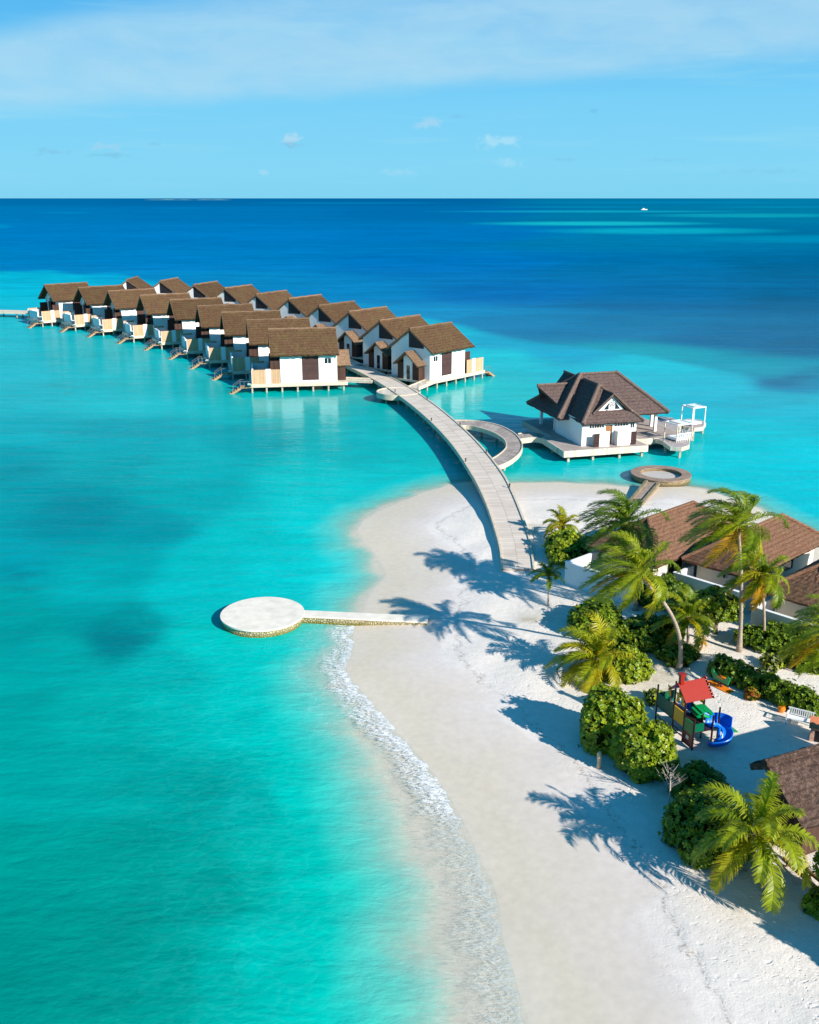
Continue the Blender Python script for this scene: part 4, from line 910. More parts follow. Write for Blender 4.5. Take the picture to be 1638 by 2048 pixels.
def cabana(px, v, s, sx, hh, lab, pm, close):
    p = G(px, v, ZD); r = empty('day_bed_frame', p, PA + R(10), label=lab, cat='day bed')
    ps = MB()
    for x in (-sx, sx):
        for y in (-sx, sx): ps.box(x - .05, x + .05, y - .05, y + .05, 0, hh)
    ps.pieces('post', pm, r)
    b = MB(); b.box(-sx - .05, sx + .05, -sx - .06, -sx + .06, hh, hh + .12); b.box(-sx - .05, sx + .05, sx - .06, sx + .06, hh, hh + .12)
    b.box(-sx - .06, -sx + .06, -sx + .06, sx - .06, hh, hh + .12); b.box(sx - .06, sx + .06, -sx + .06, sx - .06, hh, hh + .12); b.build('top_frame', M['whitepaint'], r)
    c = MB(); c.box(-sx * .5, sx * .55, -sx * .9, sx * .9, hh + .13, hh + .17); c.build('canopy', M['whitepaint'], r)
    m = MB(); m.box(-sx * .75, sx * .75, -sx * .75, sx * .75, .1, .4); m.build('mattress', M['whitepaint'], r)
    if close:
        m = MB()
        for k in range(9): x = -sx + 2 * sx * k / 8; m.box(x - .03, x + .03, -sx - .03, -sx + .01, 0, 1.0); m.box(sx - .01, sx + .03, x - .03, x + .03, 0, 1.0)
        m.box(-sx, sx, -sx - .04, -sx + .02, 1.0, 1.06); m.box(sx - .02, sx + .04, -sx, sx, 1.0, 1.06); m.build('balustrade', M['whitepaint'], r)
cabana(1385, 848, 1, 1.05, 2.35, 'tall white open day bed frame on the far bathing platform', M['whitepaint'], False)
cabana(1355, 879, 1, 1.15, 2.1, 'slim day bed frame with a white rail on the near bathing platform', M['beam'], True)

# ------------------------------------------------------------ beach bungalows
def bungalow(name_lab, F_, ax, ln, wd, zr, m, court, seed, zs=3.0):
    z0 = ground(F_[0], F_[1]); r = empty('beach_bungalow', (F_[0], F_[1], z0), ax, label=name_lab, cat='bungalow')
    rf = MB(); cp = MB(); hip(rf, (0, 0), 0, ln, wd, zs - z0, zr - z0, .3, seed=seed, jit=.035, rag=.05, caps=cp, nu=36, nv=16)
    ro = rf.build('roof', m, r); cp.build('ridge_cap', m, ro)
    wl = MB(); o = .9; hw = zs - z0 + .35
    wl.wall(o, ln - o, -.3, hw, o, .2, [(o + 2.2, o + 4.2, 0, 2.2), (o + 6, o + 7.6, .8, 2.1)]); wl.wall(o, ln - o, -.3, hw, wd - o - .2, .2, [(o + 3, o + 5, .8, 2.1)])
    wl.box(o, o + .2, o + .2, wd - o - .2, -.3, hw); wl.box(ln - o - .2, ln - o, o + .2, wd - o - .2, -.3, hw); wl.build('wall', M['cream'], r)
    g = MB(); g.box(o + 2.2, o + 4.2, o + .08, o + .12, 0, 2.2); g.build('sliding_door', M['glass'], r); g = MB(); g.box(o + 6, o + 7.6, o + .08, o + .12, .8, 2.1); g.build('window', M['glass'], r)
    if court:
        c = MB(); h = 1.75; a = -court
        c.box(a, a + .22, -.3, wd * .93, -.4, h); c.box(a + .22, o, -.3, -.08, -.4, h); c.box(a + .22, o, wd * .93 - .22, wd * .93, -.4, h)
        cw = c.build('courtyard_wall', M['white'], r)
        c = MB(); c.box(a - .04, a + .26, -.34, wd * .93 + .04, h, h + .07); c.build('coping', M['whitepaint'], cw)
        g = MB(); g.tube([(o - .02, wd * .45, 1.7), (o - .12, wd * .45, 1.75)], .05, 8); g.box(o - .16, o - .06, wd * .45 - .05, wd * .45 + .05, 1.5, 1.7); g.build('wall_lamp', M['black'], r)
    return r
M['cream'] = simple('cream_render', (214, 204, 184), .8, .05, 1)
bungalow('red brown roofed bungalow farthest from the camera, nearest the boardwalk', (19.0, 70.0), R(42), 13.4, 6.8, 5.35, M['shingle'], 3.2, 51)
bungalow('middle bungalow with a red brown hip roof behind the tallest palm', (25.5, 67.5), R(43), 13.0, 6.0, 5.1, M['shingle'], 1.7, 61)
bungalow('bungalow at the right edge with a red brown roof below the middle one', (29.4, 61.0), R(43), 13.0, 6.0, 5.1, M['shingle'], 1.7, 71)
gx0 = Vector((16.75, 39.95)); gz = ground(19, 41); ga = R(24)
gr = empty('beach_bungalow', (gx0.x, gx0.y, gz), ga, label='nearest bungalow with a dark brown reed gable roof beside the playground', cat='bungalow')
rf = MB(); rz_, ez_ = 4.75 - gz, 2.95 - gz
for s in (-1, 1):
    wv_ = 2.75 if s < 0 else .9; ze_ = ez_ if s < 0 else rz_ - .5; q = [(-.15, s * wv_, ze_), (11.4, s * wv_, ze_), (11.2, 0, rz_), (0, 0, rz_)]; rf.slab(q if s < 0 else [q[1], q[0], q[3], q[2]], .3, 44, 16, .045, 85 + s, .06)
ro = rf.build('roof', M['shingle_dark'], gr); mb = MB(); mb.tube([(-.1, 0, rz_ + .03), (5, 0, rz_ + .05), (11.3, 0, rz_ + .03)], .17, 8); mb.build('ridge_cap', M['shingle_dark'], ro)
wl = MB(); wl.wall(.9, 10.4, -.3, ez_ + .25, -1.9, .2, [(2, 4.6, 0, 1.9)]); wl.box(.9, 10.4, .3, .5, -.3, ez_ + 1.1); wl.box(.9, 1.1, -1.7, .3, -.3, ez_ + .3); wl.box(10.2, 10.4, -1.7, .3, -.3, ez_ + .3); wl.build('wall', M['darkwood'], gr)
mb = MB(); mb.box(2, 4.6, -1.82, -1.78, 0, 1.9); mb.build('sliding_door', M['glass'], gr)

# ------------------------------------------------------------ plants
def leaf_mat(name, trans=0.35, rough=0.42, var=0.25):
    m, t, b = mat(name); c = attr(t, 'tint', True)
    n = t.rng(t.noise(geop(t), 2.3, 4), .3, .7, 1 - var, 1 + var, False); cc = t.new('ShaderNodeCombineColor'); [t.l.new(n, cc.inputs[i]) for i in range(3)]
    c = t.mix(1.0, c, cc.outputs[0], 'MULTIPLY'); t.l.new(c, b.inputs['Base Color']); b.inputs['Roughness'].default_value = rough; b.inputs['Specular IOR Level'].default_value = .35
    tl = t.new('ShaderNodeBsdfTranslucent'); t.l.new(t.mix(1.0, c, (1.25, 1.15, .35, 1), 'MULTIPLY'), tl.inputs[0])
    mx = t.new('ShaderNodeMixShader'); mx.inputs[0].default_value = trans
    t.l.new(b.outputs[0], mx.inputs[1]); t.l.new(tl.outputs[0], mx.inputs[2]); t.l.new(mx.outputs[0], t.n['Material Output'].inputs[0]); return m
M['frond'] = leaf_mat('palm_leaf', .35); M['leaf'] = leaf_mat('broad_leaf', .3, .38)
def trunk_mat():
    m, t, b = mat('palm_trunk'); Pn = geop(t); sp = t.new('ShaderNodeSeparateXYZ'); t.l.new(Pn, sp.inputs[0])
    fr = t.math('FRACT', t.math('ADD', t.math('MULTIPLY', sp.outputs[2], 5.5), t.noise(Pn, 2, 3)))
    c = t.mix(t.noise(Pn, 4, 5), lin(128, 112, 98), lin(196, 180, 162)); c = t.mix(t.rng(fr, .25, 0, 0, .55), c, lin(84, 70, 60))
    t.l.new(c, b.inputs['Base Color']); b.inputs['Roughness'].default_value = .9; t.l.new(t.bump(fr, .5, .04), b.inputs['Normal']); return m
M['trunk'] = trunk_mat(); M['bark'] = simple('grey_brown_bark', (120, 104, 88), .9, .25, 6)
M['core'] = simple('dark_green_hull', (30, 44, 16), .95, .3, 4, .05)

def tinted(mb, name, m, parent, tints):
    o = mb.build(name, m, parent); at = o.data.attributes.new('tint', 'FLOAT_COLOR', 'POINT')
    at.data.foreach_set('color', np.asarray(tints, np.float32).ravel()); return o

def frond(vs, fs, cs, org, az, el, ln, r, wind, col, droop=1.0, nst=30):
    d = Vector((math.cos(az) * math.cos(el), math.sin(az) * math.cos(el), math.sin(el))); p = Vector(org); pts = [p.copy()]; ds = [d.copy()]
    n = nst; st = ln / n
    for i in range(n):
        s = i / n
        d = (d + Vector((0, 0, -1)) * (.016 + .085 * s) * droop * (30 / n) + wind * (.075 * (0.3 + s)) * (30 / n)).normalized(); p = p + d * st; pts.append(p.copy()); ds.append(d.copy())
    def quad(a, b, c_, d_, col_):
        k = len(vs); vs.extend((tuple(a), tuple(b), tuple(c_), tuple(d_))); fs.append((k, k + 1, k + 2, k + 3)); cs.extend([col_] * 4)
    rc = (col[0] * 1.35, col[1] * 1.15, col[2], 1)
    for i in range(n):
        a, b = pts[i], pts[i + 1]; side = ds[i].cross(Vector((0, 0, 1)));
        side = side.normalized() if side.length > .05 else Vector((1, 0, 0)); up = side.cross(ds[i]).normalized()
        w0 = .045 * (1 - i / n) + .008; quad(a - side * w0, a + side * w0, b + side * w0 * .95, b - side * w0 * .95, rc); quad(a - up * w0, a + up * w0, b + up * w0 * .9, b - up * w0 * .9, rc)
        s = (i + .5) / n
        if s < .10: continue
        L0 = ln * .27 * (math.sin(math.pi * min(1, (s - .06) * 1.02)) ** .55 * .9 + .12) * (1 - .25 * s)
        for k in range(2):
            for sg in (-1, 1):
                base = a.lerp(b, k * .5 + .25) ; L = L0 * r.uniform(.85, 1.1)
                q = (side * sg * r.uniform(.75, 1.0) + ds[i] * r.uniform(.5, .8) + up * r.uniform(.0, .35)).normalized()
                m_ = base + q * L * .5; q2 = (q + Vector((0, 0, -1)) * r.uniform(.35, .8) * droop + wind * r.uniform(.5, 1.1)).normalized(); e = m_ + q2 * L * .5
                wv = ds[i].cross(q).cross(q).normalized() * (.027 if ln > 2 else .02); j = r.uniform(.8, 1.2); tip = r.uniform(.0, .35)
                c1 = (col[0] * j, col[1] * j, col[2] * j, 1); c2 = (col[0] * (j + tip), col[1] * j, col[2] * j, 1)
                kk = len(vs); vs.extend((tuple(base - wv), tuple(base + wv), tuple(m_ + wv * 1.1), tuple(m_ - wv * 1.1), tuple(e + wv * .25), tuple(e - wv * .25))); fs.extend(((kk, kk + 1, kk + 2, kk + 3), (kk + 3, kk + 2, kk + 4, kk + 5))); cs.extend((c1, c1, c1, c1, c2, c2))

GREEN = (.145, .225, .010); YEL = (.36, .35, .012); LIME = (.25, .31, .010); ORG = (.50, .31, .014); DEEP = (.09, .165, .011)
def palm(lab, base, crown, ln, seed, n=24, wind=.9, mixc=(GREEN, LIME, YEL), lean=.5, tr=.13, droop=1.0, old=2, bow=0.0, grp='coconut palms above the beach', nuts=True, low=-.5):
    r = random.Random(seed); b = Vector(base); c = Vector(crown); b.z = ground(b.x, b.y) - .1
    root = empty('palm_tree', b, label=lab, cat='palm', group=grp); rel = c - b
    pts = []; rad = []; N = 16
    for i in range(N + 1):
        s = i / N; xy = rel.xy * (s ** (1 + lean)) ; q = Vector((xy.x, xy.y, rel.z * s)) + Vector((math.sin(s * 3.1) * .06 * rel.z * .1 + bow * math.sin(s * math.pi), math.sin(s * 5) * .03, 0))
        pts.append(q); rad.append(tr * (1.55 - .6 * min(1, s * 6) - .28 * s) )
    mb = MB(); mb.tube(pts, rad, 10); mb.build('trunk', M['trunk'], root, True)
    vs, fs, cs = [], [], []; wd = Vector((-.9, .1, -.1)) * wind
    for i in range(n):
        az = i * 2.399963 + r.uniform(-.25, .25); s = i / n; el = 1.35 - s * (1.35 - low) + r.uniform(-.12, .12)
        col = mixc[min(len(mixc) - 1, int(r.random() * len(mixc) * (0.55 + .6 * s)))]
        if i >= n - old: col = ORG
        frond(vs, fs, cs, rel, az, el, ln * r.uniform(.85, 1.08), r, wd, col, droop, 26 if ln > 2 else 18)
    m = MB(); m.v = vs; m.f = fs; m.m = [0] * len(fs); cr = tinted(m, 'crown', M['frond'], root, cs)
    m = MB(); m.tube([rel + Vector((0, 0, -.3)), rel + Vector((0, 0, .05)), rel + Vector((0, 0, .35))], [tr * .9, tr * 1.5, tr * .4], 8); m.build('crown_shaft', M['bark'], cr)
    if nuts and ln > 2:
        for k in range(5):
            a = k * 1.3 + r.random(); q = rel + Vector((math.cos(a) * .26, math.sin(a) * .26, -.15 - .12 * r.random())); m = MB(); m.tube([q + Vector((0, 0, .13)), q + Vector((0, 0, .07)), q, q - Vector((0, 0, .08)), q - Vector((0, 0, .12))], [.02, .09, .12, .08, .02], 7); m.build('coconut', simple('coconut_husk', (168, 150, 60), .6) if 'nut' not in M else M['nut'], cr)
    return root
M['nut'] = simple('coconut_husk', (168, 150, 60), .6)
def ray_at(px, v, Y):
    """point on the sight line through (px, v) at distance Y"""
    a = G(px, v, 0); return Vector((a.x * Y / a.y, Y, H - H * Y / a.y))
palm('tall straight coconut palm, tallest of the group, its crown blown left against the sea', (22.4, 60.2, 0), ray_at(1476, 1052, 60.2), 3.9, 3, 30, 1.25, (GREEN, LIME, LIME, YEL), tr=.15)
palm('palm with a long trunk curving out of the sand beside the playground tower', (17.6, 57.6, 0), ray_at(1272, 1146, 55.8), 3.6, 9, 28, 1.2, (LIME, GREEN, LIME, YEL), lean=.75, tr=.15, bow=.35, old=1)
palm('dark green leafy palm left of the farthest bungalow roof, near the boardwalk end', (16.9, 67.2, 0), ray_at(1250, 1046, 67.2), 3.6, 5, 30, 1.2, (DEEP, GREEN, DEEP), tr=.15, old=0)
palm('short yellow leaved palm beside the boardwalk, farthest palm from the camera', (13.6, 83.0, 0), ray_at(1124, 1052, 83.0), 2.1, 8, 18, .4, (YEL, LIME, YEL), tr=.09, old=2, low=-.1)
palm('slender palm with orange dying fronds between two bungalow roofs', (24.3, 60.9, 0), ray_at(1522, 1152, 61.2), 2.9, 12, 24, .8, (LIME, GREEN, YEL), tr=.12, old=4)
palm('low palm standing behind the red playground roof', (19.0, 60.5, 0), ray_at(1374, 1236, 60.5), 2.7, 15, 22, .7, (LIME, GREEN, YEL), tr=.12, old=2)
palm('small young dark green palm alone on the sand at the boardwalk foot', P(1096, 1212), ray_at(1097, 1152, P(1096, 1212).y), 1.6, 18, 18, .25, (DEEP, GREEN), tr=.07, old=0, low=0)
palm('bushy yellow green palm above the big round shrub', (11.3, 56.6, 0), ray_at(1192, 1318, 56.6), 3.3, 22, 30, .75, (YEL, LIME, YEL), tr=.12, old=3)
palm('blurred yellow green palm cut by the right edge of the photo', (25.6, 52.3, 0), ray_at(1668, 1275, 52.3), 3.3, 25, 26, 1.0, (LIME, GREEN, YEL), tr=.15, old=1)
palm('nearest palm, wide star of drooping fronds beside the dark reed roof', (15.9, 36.0, 0), ray_at(1508, 1668, 36.5), 3.3, 29, 26, .35, (GREEN, LIME, LIME, YEL), tr=.15, old=2, low=-.35, droop=1.15)

_ICO = None
def ico():
    global _ICO
    if _ICO is None:
        bm = bmesh.new(); bmesh.ops.create_icosphere(bm, subdivisions=2, radius=1); _ICO = ([v.co.copy() for v in bm.verts], [tuple(v.index for v in f.verts) for f in bm.faces]); bm.free()
    return _ICO
def bush(lab, lobes, seed, dens=34, leaf=.19, cols=(GREEN, LIME, DEEP), name='shrub', cat='shrub', trunk=None, grp=None, zb=0.0):
    """lobes: (x, y, zc, rx, ry, rz) in world metres above the ground"""
    rg_ = np.random.RandomState(seed); r = random.Random(seed)
    ox, oy = lobes[0][0], lobes[0][1]; gz = ground(ox, oy); root = empty(name, (ox, oy, gz), label=lab, cat=cat, group=grp)
    Ls = []
    for (x, y, z, a, b, c) in lobes:
        Ls.append((x - ox, y - oy, z, a, b, c))
        for k in range(max(3, int(3 * a * b))):          # smaller clumps break the outline
            th = r.uniform(0, math.tau); ph = r.uniform(-.1, 1.3); rr = r.uniform(.28, .45) * min(a, b, c)
            Ls.append((x - ox + a * .88 * math.cos(th) * math.cos(ph), y - oy + b * .88 * math.sin(th) * math.cos(ph), z + c * .88 * math.sin(ph), rr, rr, rr))
    LA = np.array(Ls); pos = []; nor = []
    for (x, y, z, a, b, c) in Ls:
        n = int(dens * 4 * math.pi * ((a * b + a * c + b * c) / 3)); q = rg_.normal(size=(n, 3)); q /= np.linalg.norm(q, axis=1)[:, None]
        p = q * np.array([a, b, c]) * rg_.uniform(.84, 1.08, (n, 1)) * np.where(rg_.rand(n, 1) < .10, rg_.uniform(1.03, 1.25, (n, 1)), 1.0) + np.array([x, y, z]); nn = q / np.array([a, b, c]); nn /= np.linalg.norm(nn, axis=1)[:, None]
        ok = p[:, 2] > (-.05 if zb == 0 else zb)
        for (x2, y2, z2, a2, b2, c2) in Ls:
            e = ((p[:, 0] - x2) / a2) ** 2 + ((p[:, 1] - y2) / b2) ** 2 + ((p[:, 2] - z2) / c2) ** 2; ok &= e > .70
        pos.append(p[ok]); nor.append(nn[ok])
    pos = np.concatenate(pos); nor = np.concatenate(nor); n = len(pos); K = 6
    hole = np.sin(pos[:, 0] * 3.1 + seed) * np.sin(pos[:, 1] * 3.3) * np.sin(pos[:, 2] * 3.7 + 1); keep = hole < .55; pos, nor = pos[keep], nor[keep]; n = len(pos)
    up = nor + rg_.normal(scale=.35, size=(n, 3)) + np.array([0, 0, .45]); up /= np.linalg.norm(up, axis=1)[:, None]
    t1 = np.cross(up, rg_.normal(size=(n, 3))); t1 /= np.linalg.norm(t1, axis=1)[:, None]; t2 = np.cross(up, t1)
    vs = []; cs = []; ci = rg_.randint(0, len(cols), n); C = np.array(cols)[ci] * rg_.uniform(.75, 1.3, (n, 1))
    for k in range(K):
        a = k * math.tau / K + rg_.uniform(-.3, .3, n); dirv = np.cos(a)[:, None] * t1 + np.sin(a)[:, None] * t2; L = leaf * rg_.uniform(.7, 1.15, (n, 1)); el = rg_.uniform(.15, .7, (n, 1))
        o = dirv * np.cos(el) + up * np.sin(el); sd_ = np.cross(dirv, up); wv = sd_ * L * .30
        p0 = pos; p1 = pos + o * L * .6; p2 = pos + o * L
        vs.append(np.stack([p0 - wv * .3, p0 + wv * .3, p1 + wv, p1 - wv, p2 + wv * .35 - up * L * .1, p2 - wv * .35 - up * L * .1], 1)); cs.append(np.repeat(np.concatenate([C * rg_.uniform(.85, 1.2, (n, 1)), np.ones((n, 1))], 1)[:, None, :], 6, 1))
    V = np.concatenate(vs).reshape(-1, 3); Cc = np.concatenate(cs).reshape(-1, 4); nf = len(V) // 6
    q = (np.arange(nf) * 6)[:, None]; Fq = np.concatenate([q + np.array([[0, 1, 2, 3]]), q + np.array([[3, 2, 4, 5]])], 1).reshape(-1, 4)
    me = bpy.data.meshes.new('foliage'); me.vertices.add(len(V)); me.vertices.foreach_set('co', V.astype(np.float32).ravel()); me.loops.add(Fq.size); me.loops.foreach_set('vertex_index', Fq.astype(np.int32).ravel())
    me.polygons.add(len(Fq)); me.polygons.foreach_set('loop_start', np.arange(0, Fq.size, 4, dtype=np.int32)); me.update(calc_edges=True); me.materials.append(M['leaf'])
    at = me.attributes.new('tint', 'FLOAT_COLOR', 'POINT'); at.data.foreach_set('color', Cc.astype(np.float32).ravel()); link(bpy.data.objects.new('foliage', me), root)
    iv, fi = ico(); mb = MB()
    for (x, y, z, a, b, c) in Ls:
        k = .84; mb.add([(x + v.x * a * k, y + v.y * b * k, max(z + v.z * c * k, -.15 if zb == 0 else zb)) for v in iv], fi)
    mb.build('dark_inner_hull', M['core'], root)
    if trunk:
        mb = MB(); mb.tube([(trunk[0], trunk[1], -.2), (trunk[0] * .7, trunk[1] * .7, trunk[2] * .6), (0, 0, trunk[2])], [.16, .12, .1], 8)
        for k in range(4): a = k * 1.6; mb.tube([(0, 0, trunk[2] * .7), (math.cos(a) * .6, math.sin(a) * .6, trunk[2] + .3)], [.07, .04], 6)
        mb.build('trunk', M['bark'], root)
    return root
def blob(px, v, rx, ry, h, n, seed, sq=.7):
    """a mound of lobes standing on the sand around the photo position"""
    c = P(px, v); r = random.Random(seed); out = [(c.x, c.y, h * .35, rx * sq, ry * sq, h * .66)]
    for i in range(n):
        a = math.tau * i / n + r.uniform(-.3, .3); k = r.uniform(.45, .7); s = r.uniform(.42, .6)
        out.append((c.x + rx * k * math.cos(a), c.y + ry * k * math.sin(a), h * r.uniform(.25, .45), rx * s, ry * s, h * r.uniform(.45, .62)))
    return out
bush('largest shrub, round bright green mound left of the playground', blob(1222, 1486, 1.65, 1.7, 3.1, 8, 3, .6) + blob(1292, 1540, 1.45, 1.45, 2.7, 7, 4, .6), 1, 34, .2, (GREEN, LIME, LIME, (.16, .24, .012)))
bush('leafy shrub under the short yellow palm by the boardwalk', blob(1132, 1112, 1.9, 2.6, 1.9, 5, 2), 2, 26, .2, (GREEN, LIME, LIME))
bush('dark shrub below the dark green palm by the white courtyard wall', blob(1196, 1116, 1.7, 1.8, 1.9, 5, 3), 3, 26, .2, (DEEP, GREEN))
bush('glossy shrub on the path side just right of the long palm shadows', blob(1190, 1256, 2.0, 2.0, 1.9, 5, 4), 4, 34, .2, (GREEN, LIME, GREEN))
bush('dark green shrub between the curved palm trunk and the path', blob(1290, 1280, 2.2, 2.0, 1.4, 6, 5), 5, 30, .2, (DEEP, GREEN, DEEP))
bush('dark shrub in front of the farthest bungalow courtyard', blob(1322, 1205, 2.1, 1.7, 1.9, 5, 6), 6, 28, .2, (DEEP, GREEN))
bush('low shrub at the foot of the palm behind the playground', blob(1352, 1318, 1.5, 1.2, 1.0, 4, 7), 7, 34, .17, (DEEP, GREEN, GREEN))
bush('low bright shrub between the glossy path shrub and the dark one', blob(1238, 1290, 1.5, 1.3, 1.2, 5, 18), 18, 32, .18, (GREEN, LIME))
bush('broad green shrub against the middle courtyard wall', blob(1392, 1232, 1.7, 1.4, 1.6, 5, 19), 19, 30, .19, (GREEN, LIME, DEEP))
bush('shrub filling the corner beside the farthest courtyard wall', blob(1240, 1185, 1.5, 1.2, 1.4, 5, 20), 20, 28, .19, (GREEN, DEEP))
bush('green shrub at the right edge under the edge palm', blob(1615, 1335, 1.4, 1.2, 1.2, 5, 21), 21, 30, .18, (GREEN, LIME))
bush('bright green shrub behind the bushy yellow palm', blob(1244, 1352, 1.65, 1.7, 1.7, 5, 8), 8, 36, .17, (GREEN, LIME, LIME))
bush('large dark shrub left of the nearest palm', blob(1408, 1690, 2.0, 2.0, 2.3, 6, 9), 9, 40, .17, (DEEP, GREEN, GREEN))
bush('shaded shrub between the big round shrub and the nearest palm', blob(1400, 1590, 1.2, 1.5, 1.5, 4, 10), 10, 36, .17, (DEEP, DEEP, GREEN))
bush('shrub bed in front of the bungalow at the right edge', blob(1552, 1292, 2.2, 1.6, 1.3, 6, 11), 11, 32, .18, (DEEP, GREEN, GREEN))
c = P(1428, 1262); bush('small broadleaf tree with a round crown by the middle bungalow wall', [(c.x, c.y, 2.0, 1.5, 1.5, 1.0), (c.x + .7, c.y - .3, 1.8, 1.0, 1.0, .8), (c.x - .8, c.y, 1.9, 1.1, 1.1, .8)], 12, 34, .2, (GREEN, LIME, GREEN), 'broadleaf_tree', 'tree', (.0, -.4, 1.9), zb=.9)
hl = []
for k in range(9):
    x = 1446 + 22 * k; c = P(x, 1350 + 9.5 * k); hl.append((c.x, c.y, .4, .95, .95, .75 + .12 * math.sin(k * 2.2)))
bush('long dark clipped hedge running behind the playground to the bench', hl, 13, 34, .17, (DEEP, GREEN, GREEN), 'hedge', 'hedge')
bush('small leafy shrub at the right edge near the bottom corner', blob(1640, 1822, .7, .7, .9, 4, 14), 14, 60, .14, (GREEN, LIME))
bush('sparse pale shrub by the path in front of the hedge', blob(1545, 1335, .9, .7, .7, 3, 15), 15, 16, .17, (LIME, (.2, .22, .08)))
bush('straggly pale green plant between two mounds left of the playground', blob(1310, 1402, .8, .7, .7, 3, 16), 16, 22, .16, (LIME, (.2, .24, .06)))
bush('red and yellow leaved croton against the hedge', blob(1500, 1398, .38, .38, .7, 3, 17), 17, 80, .13, ((.35, .2, .02), (.28, .05, .02), LIME))
for k, (x, y, h_, s_) in enumerate(((18.9, 34.3, 2.3, 1.2), (20.7, 31.6, 3.2, 1.6), (22.8, 28.6, 3.6, 1.7))):
    bush(['low', 'middle', 'tall'][k] + ' broadleaf tree right of the view whose shade falls across the near sand', [(x, y, h_, s_, s_, s_ * .7), (x + .9, y - .7, h_ * .9, s_ * .8, s_ * .8, s_ * .6), (x - .6, y + .8, h_ * .9, s_ * .7, s_ * .7, s_ * .5)], 40 + k, 24, .22, (GREEN, DEEP), 'broadleaf_tree', 'tree', (0, 0, h_), grp='shade trees right of the view', zb=h_ * .45)
# bare dead shrub
c = P(1337, 1612); ds_ = empty('dead_shrub', c, label='thin leafless pale shrub standing on the shaded sand', cat='shrub'); mb = MB(); rr = random.Random(4)
mb.tube([(0, 0, -.1), (.02, .05, .9), (-.03, .1, 1.9)], [.05, .04, .03], 6)
for k in range(16):
    z = rr.uniform(.8, 1.9); a = rr.uniform(0, 6.28); l = rr.uniform(.4, .9); q = Vector((math.cos(a) * l, math.sin(a) * l, l * .9)); b_ = Vector((0, .08, z)); mb.tube([b_, b_ + q * .5, b_ + q + Vector((0, 0, .1))], [.02, .014, .006], 5)
    for j in range(2): e_ = b_ + q * .6; mb.tube([e_, e_ + Vector((rr.uniform(-.3, .3), rr.uniform(-.3, .3), .3))], [.012, .005], 4)
mb.build('branches', simple('bleached_twigs', (178, 166, 152), .9), ds_)
# weathered post
c = P(1197, 1536); wp = empty('wooden_post', c, label='short pale driftwood post in front of the largest shrub', cat='post')
mb = MB(); mb.tube([(0, 0, -.2), (.02, 0, .3), (.0, .03, .85), (.03, .03, 1.0)], [.13, .12, .13, .09], 9); mb.build('shaft', simple('driftwood', (206, 176, 138), .85, .25, 8), wp, True)

# ------------------------------------------------------------ playground
K = {k: simple('plastic_' + k, c, .35, .04, 2, .5) for k, c in dict(red=(150, 34, 14), blue=(10, 112, 222), green=(0, 138, 72), darkgreen=(0, 92, 62), yellow=(238, 178, 10), brown=(52, 28, 28), maroon=(92, 26, 26), orange=(236, 130, 30), lime=(90, 190, 50), mint=(90, 205, 180)).items()}
O = Vector((15.55, 48.55, 0)); O.z = ground(O.x, O.y); pg = empty('playground_tower', O, R(20), label='playground climbing tower with red roof, yellow and green panels and blue spiral slide', cat='playground')
mb = MB()
for x, y, h in ((0, -.8, 2.1), (0, .2, 3.1), (0, 1.3, 3.1), (0, 3.1, 2.5), (1.35, -.8, 2.1), (1.35, .2, 3.1), (1.35, 1.3, 3.1), (1.35, 3.1, 2.5), (2.1, -.4, 2.3)): mb.tube([(x, y, -.1), (x, y, h)], .06, 8)
mb.pieces('post', K['brown'], pg, 16)
mb = MB(); mb.box(-.02, 1.37, -.8, 1.3, 1.12, 1.2); mb.box(-.02, 1.37, 1.3, 3.1, .98, 1.06); mb.build('platform', K['brown'], pg)
rf = MB()
for s in (-1, 1):
    q = [(-.3, .75 + s * .95, 2.95), (1.65, .75 + s * .95, 2.95), (1.65, .75, 3.85), (-.3, .75, 3.85)]
    rf.slab(q if s < 0 else [q[1], q[0], q[3], q[2]], .06, 2, 2, 0, 1)
ro = rf.build('roof', K['red'], pg)
rf = MB()
for k in range(7):
    for s in (-1, 1): y = .75 + s * (.95 - .15 * k); rf.tube([(1.66, y, 3.0 + .142 * k), (1.72, y, 3.0 + .142 * k)], .09, 8)
rf.build('roof_edge', K['red'], ro)
rf = MB(); rf.box(-.2, .05, .6, .85, 3.7, 4.35); rf.box(-.26, .11, .54, .91, 4.35, 4.45); rf.build('chimney', K['red'], ro)
for nm, k, bx in (('panel', 'darkgreen', (-.03, .03, 1.36, 3.04, 1.1, 1.95)), ('panel', 'yellow', (-.03, .03, .26, 1.24, 1.05, 2.0)), ('panel', 'green', (-.03, .03, -.74, .14, .95, 1.8)), ('panel', 'darkgreen', (.06, 1.29, 3.07, 3.13, 1.1, 1.9)), ('panel', 'green', (1.32, 1.38, .28, 1.22, 1.2, 1.9)), ('panel', 'blue', (1.32, 1.38, 1.38, 2.2, 1.2, 2.0)), ('panel', 'darkgreen', (.06, .7, -.83, -.77, 1.2, 1.75))):
    mb = MB(); mb.box(*bx); mb.build(nm, K[k], pg)
mb = MB(); mb.box(-.03, .03, -.74, .14, .06, .95); lp = mb.build('lower_panel', K['maroon'], pg); mb = MB(); mb.box(-.045, -.032, -.42, -.16, .5, .74); mb.build('panel_opening', M['whitepaint'], lp)
mb = MB()
for z in (.35, .6): mb.tube([(0, .2, z), (0, 1.3, z)], .035, 6)
mb.tube([(0, 1.3, .35), (0, 3.1, .35)], .035, 6); mb.build('rail', K['brown'], pg)
def shape(pts, x0, x1):
    m = MB(); n = len(pts); m.add([(x0, y, z) for y, z in pts] + [(x1, y, z) for y, z in pts], [tuple(reversed(range(n))), tuple(range(n, 2 * n))] + [(i, (i + 1) % n, n + (i + 1) % n, n + i) for i in range(n)]); return m
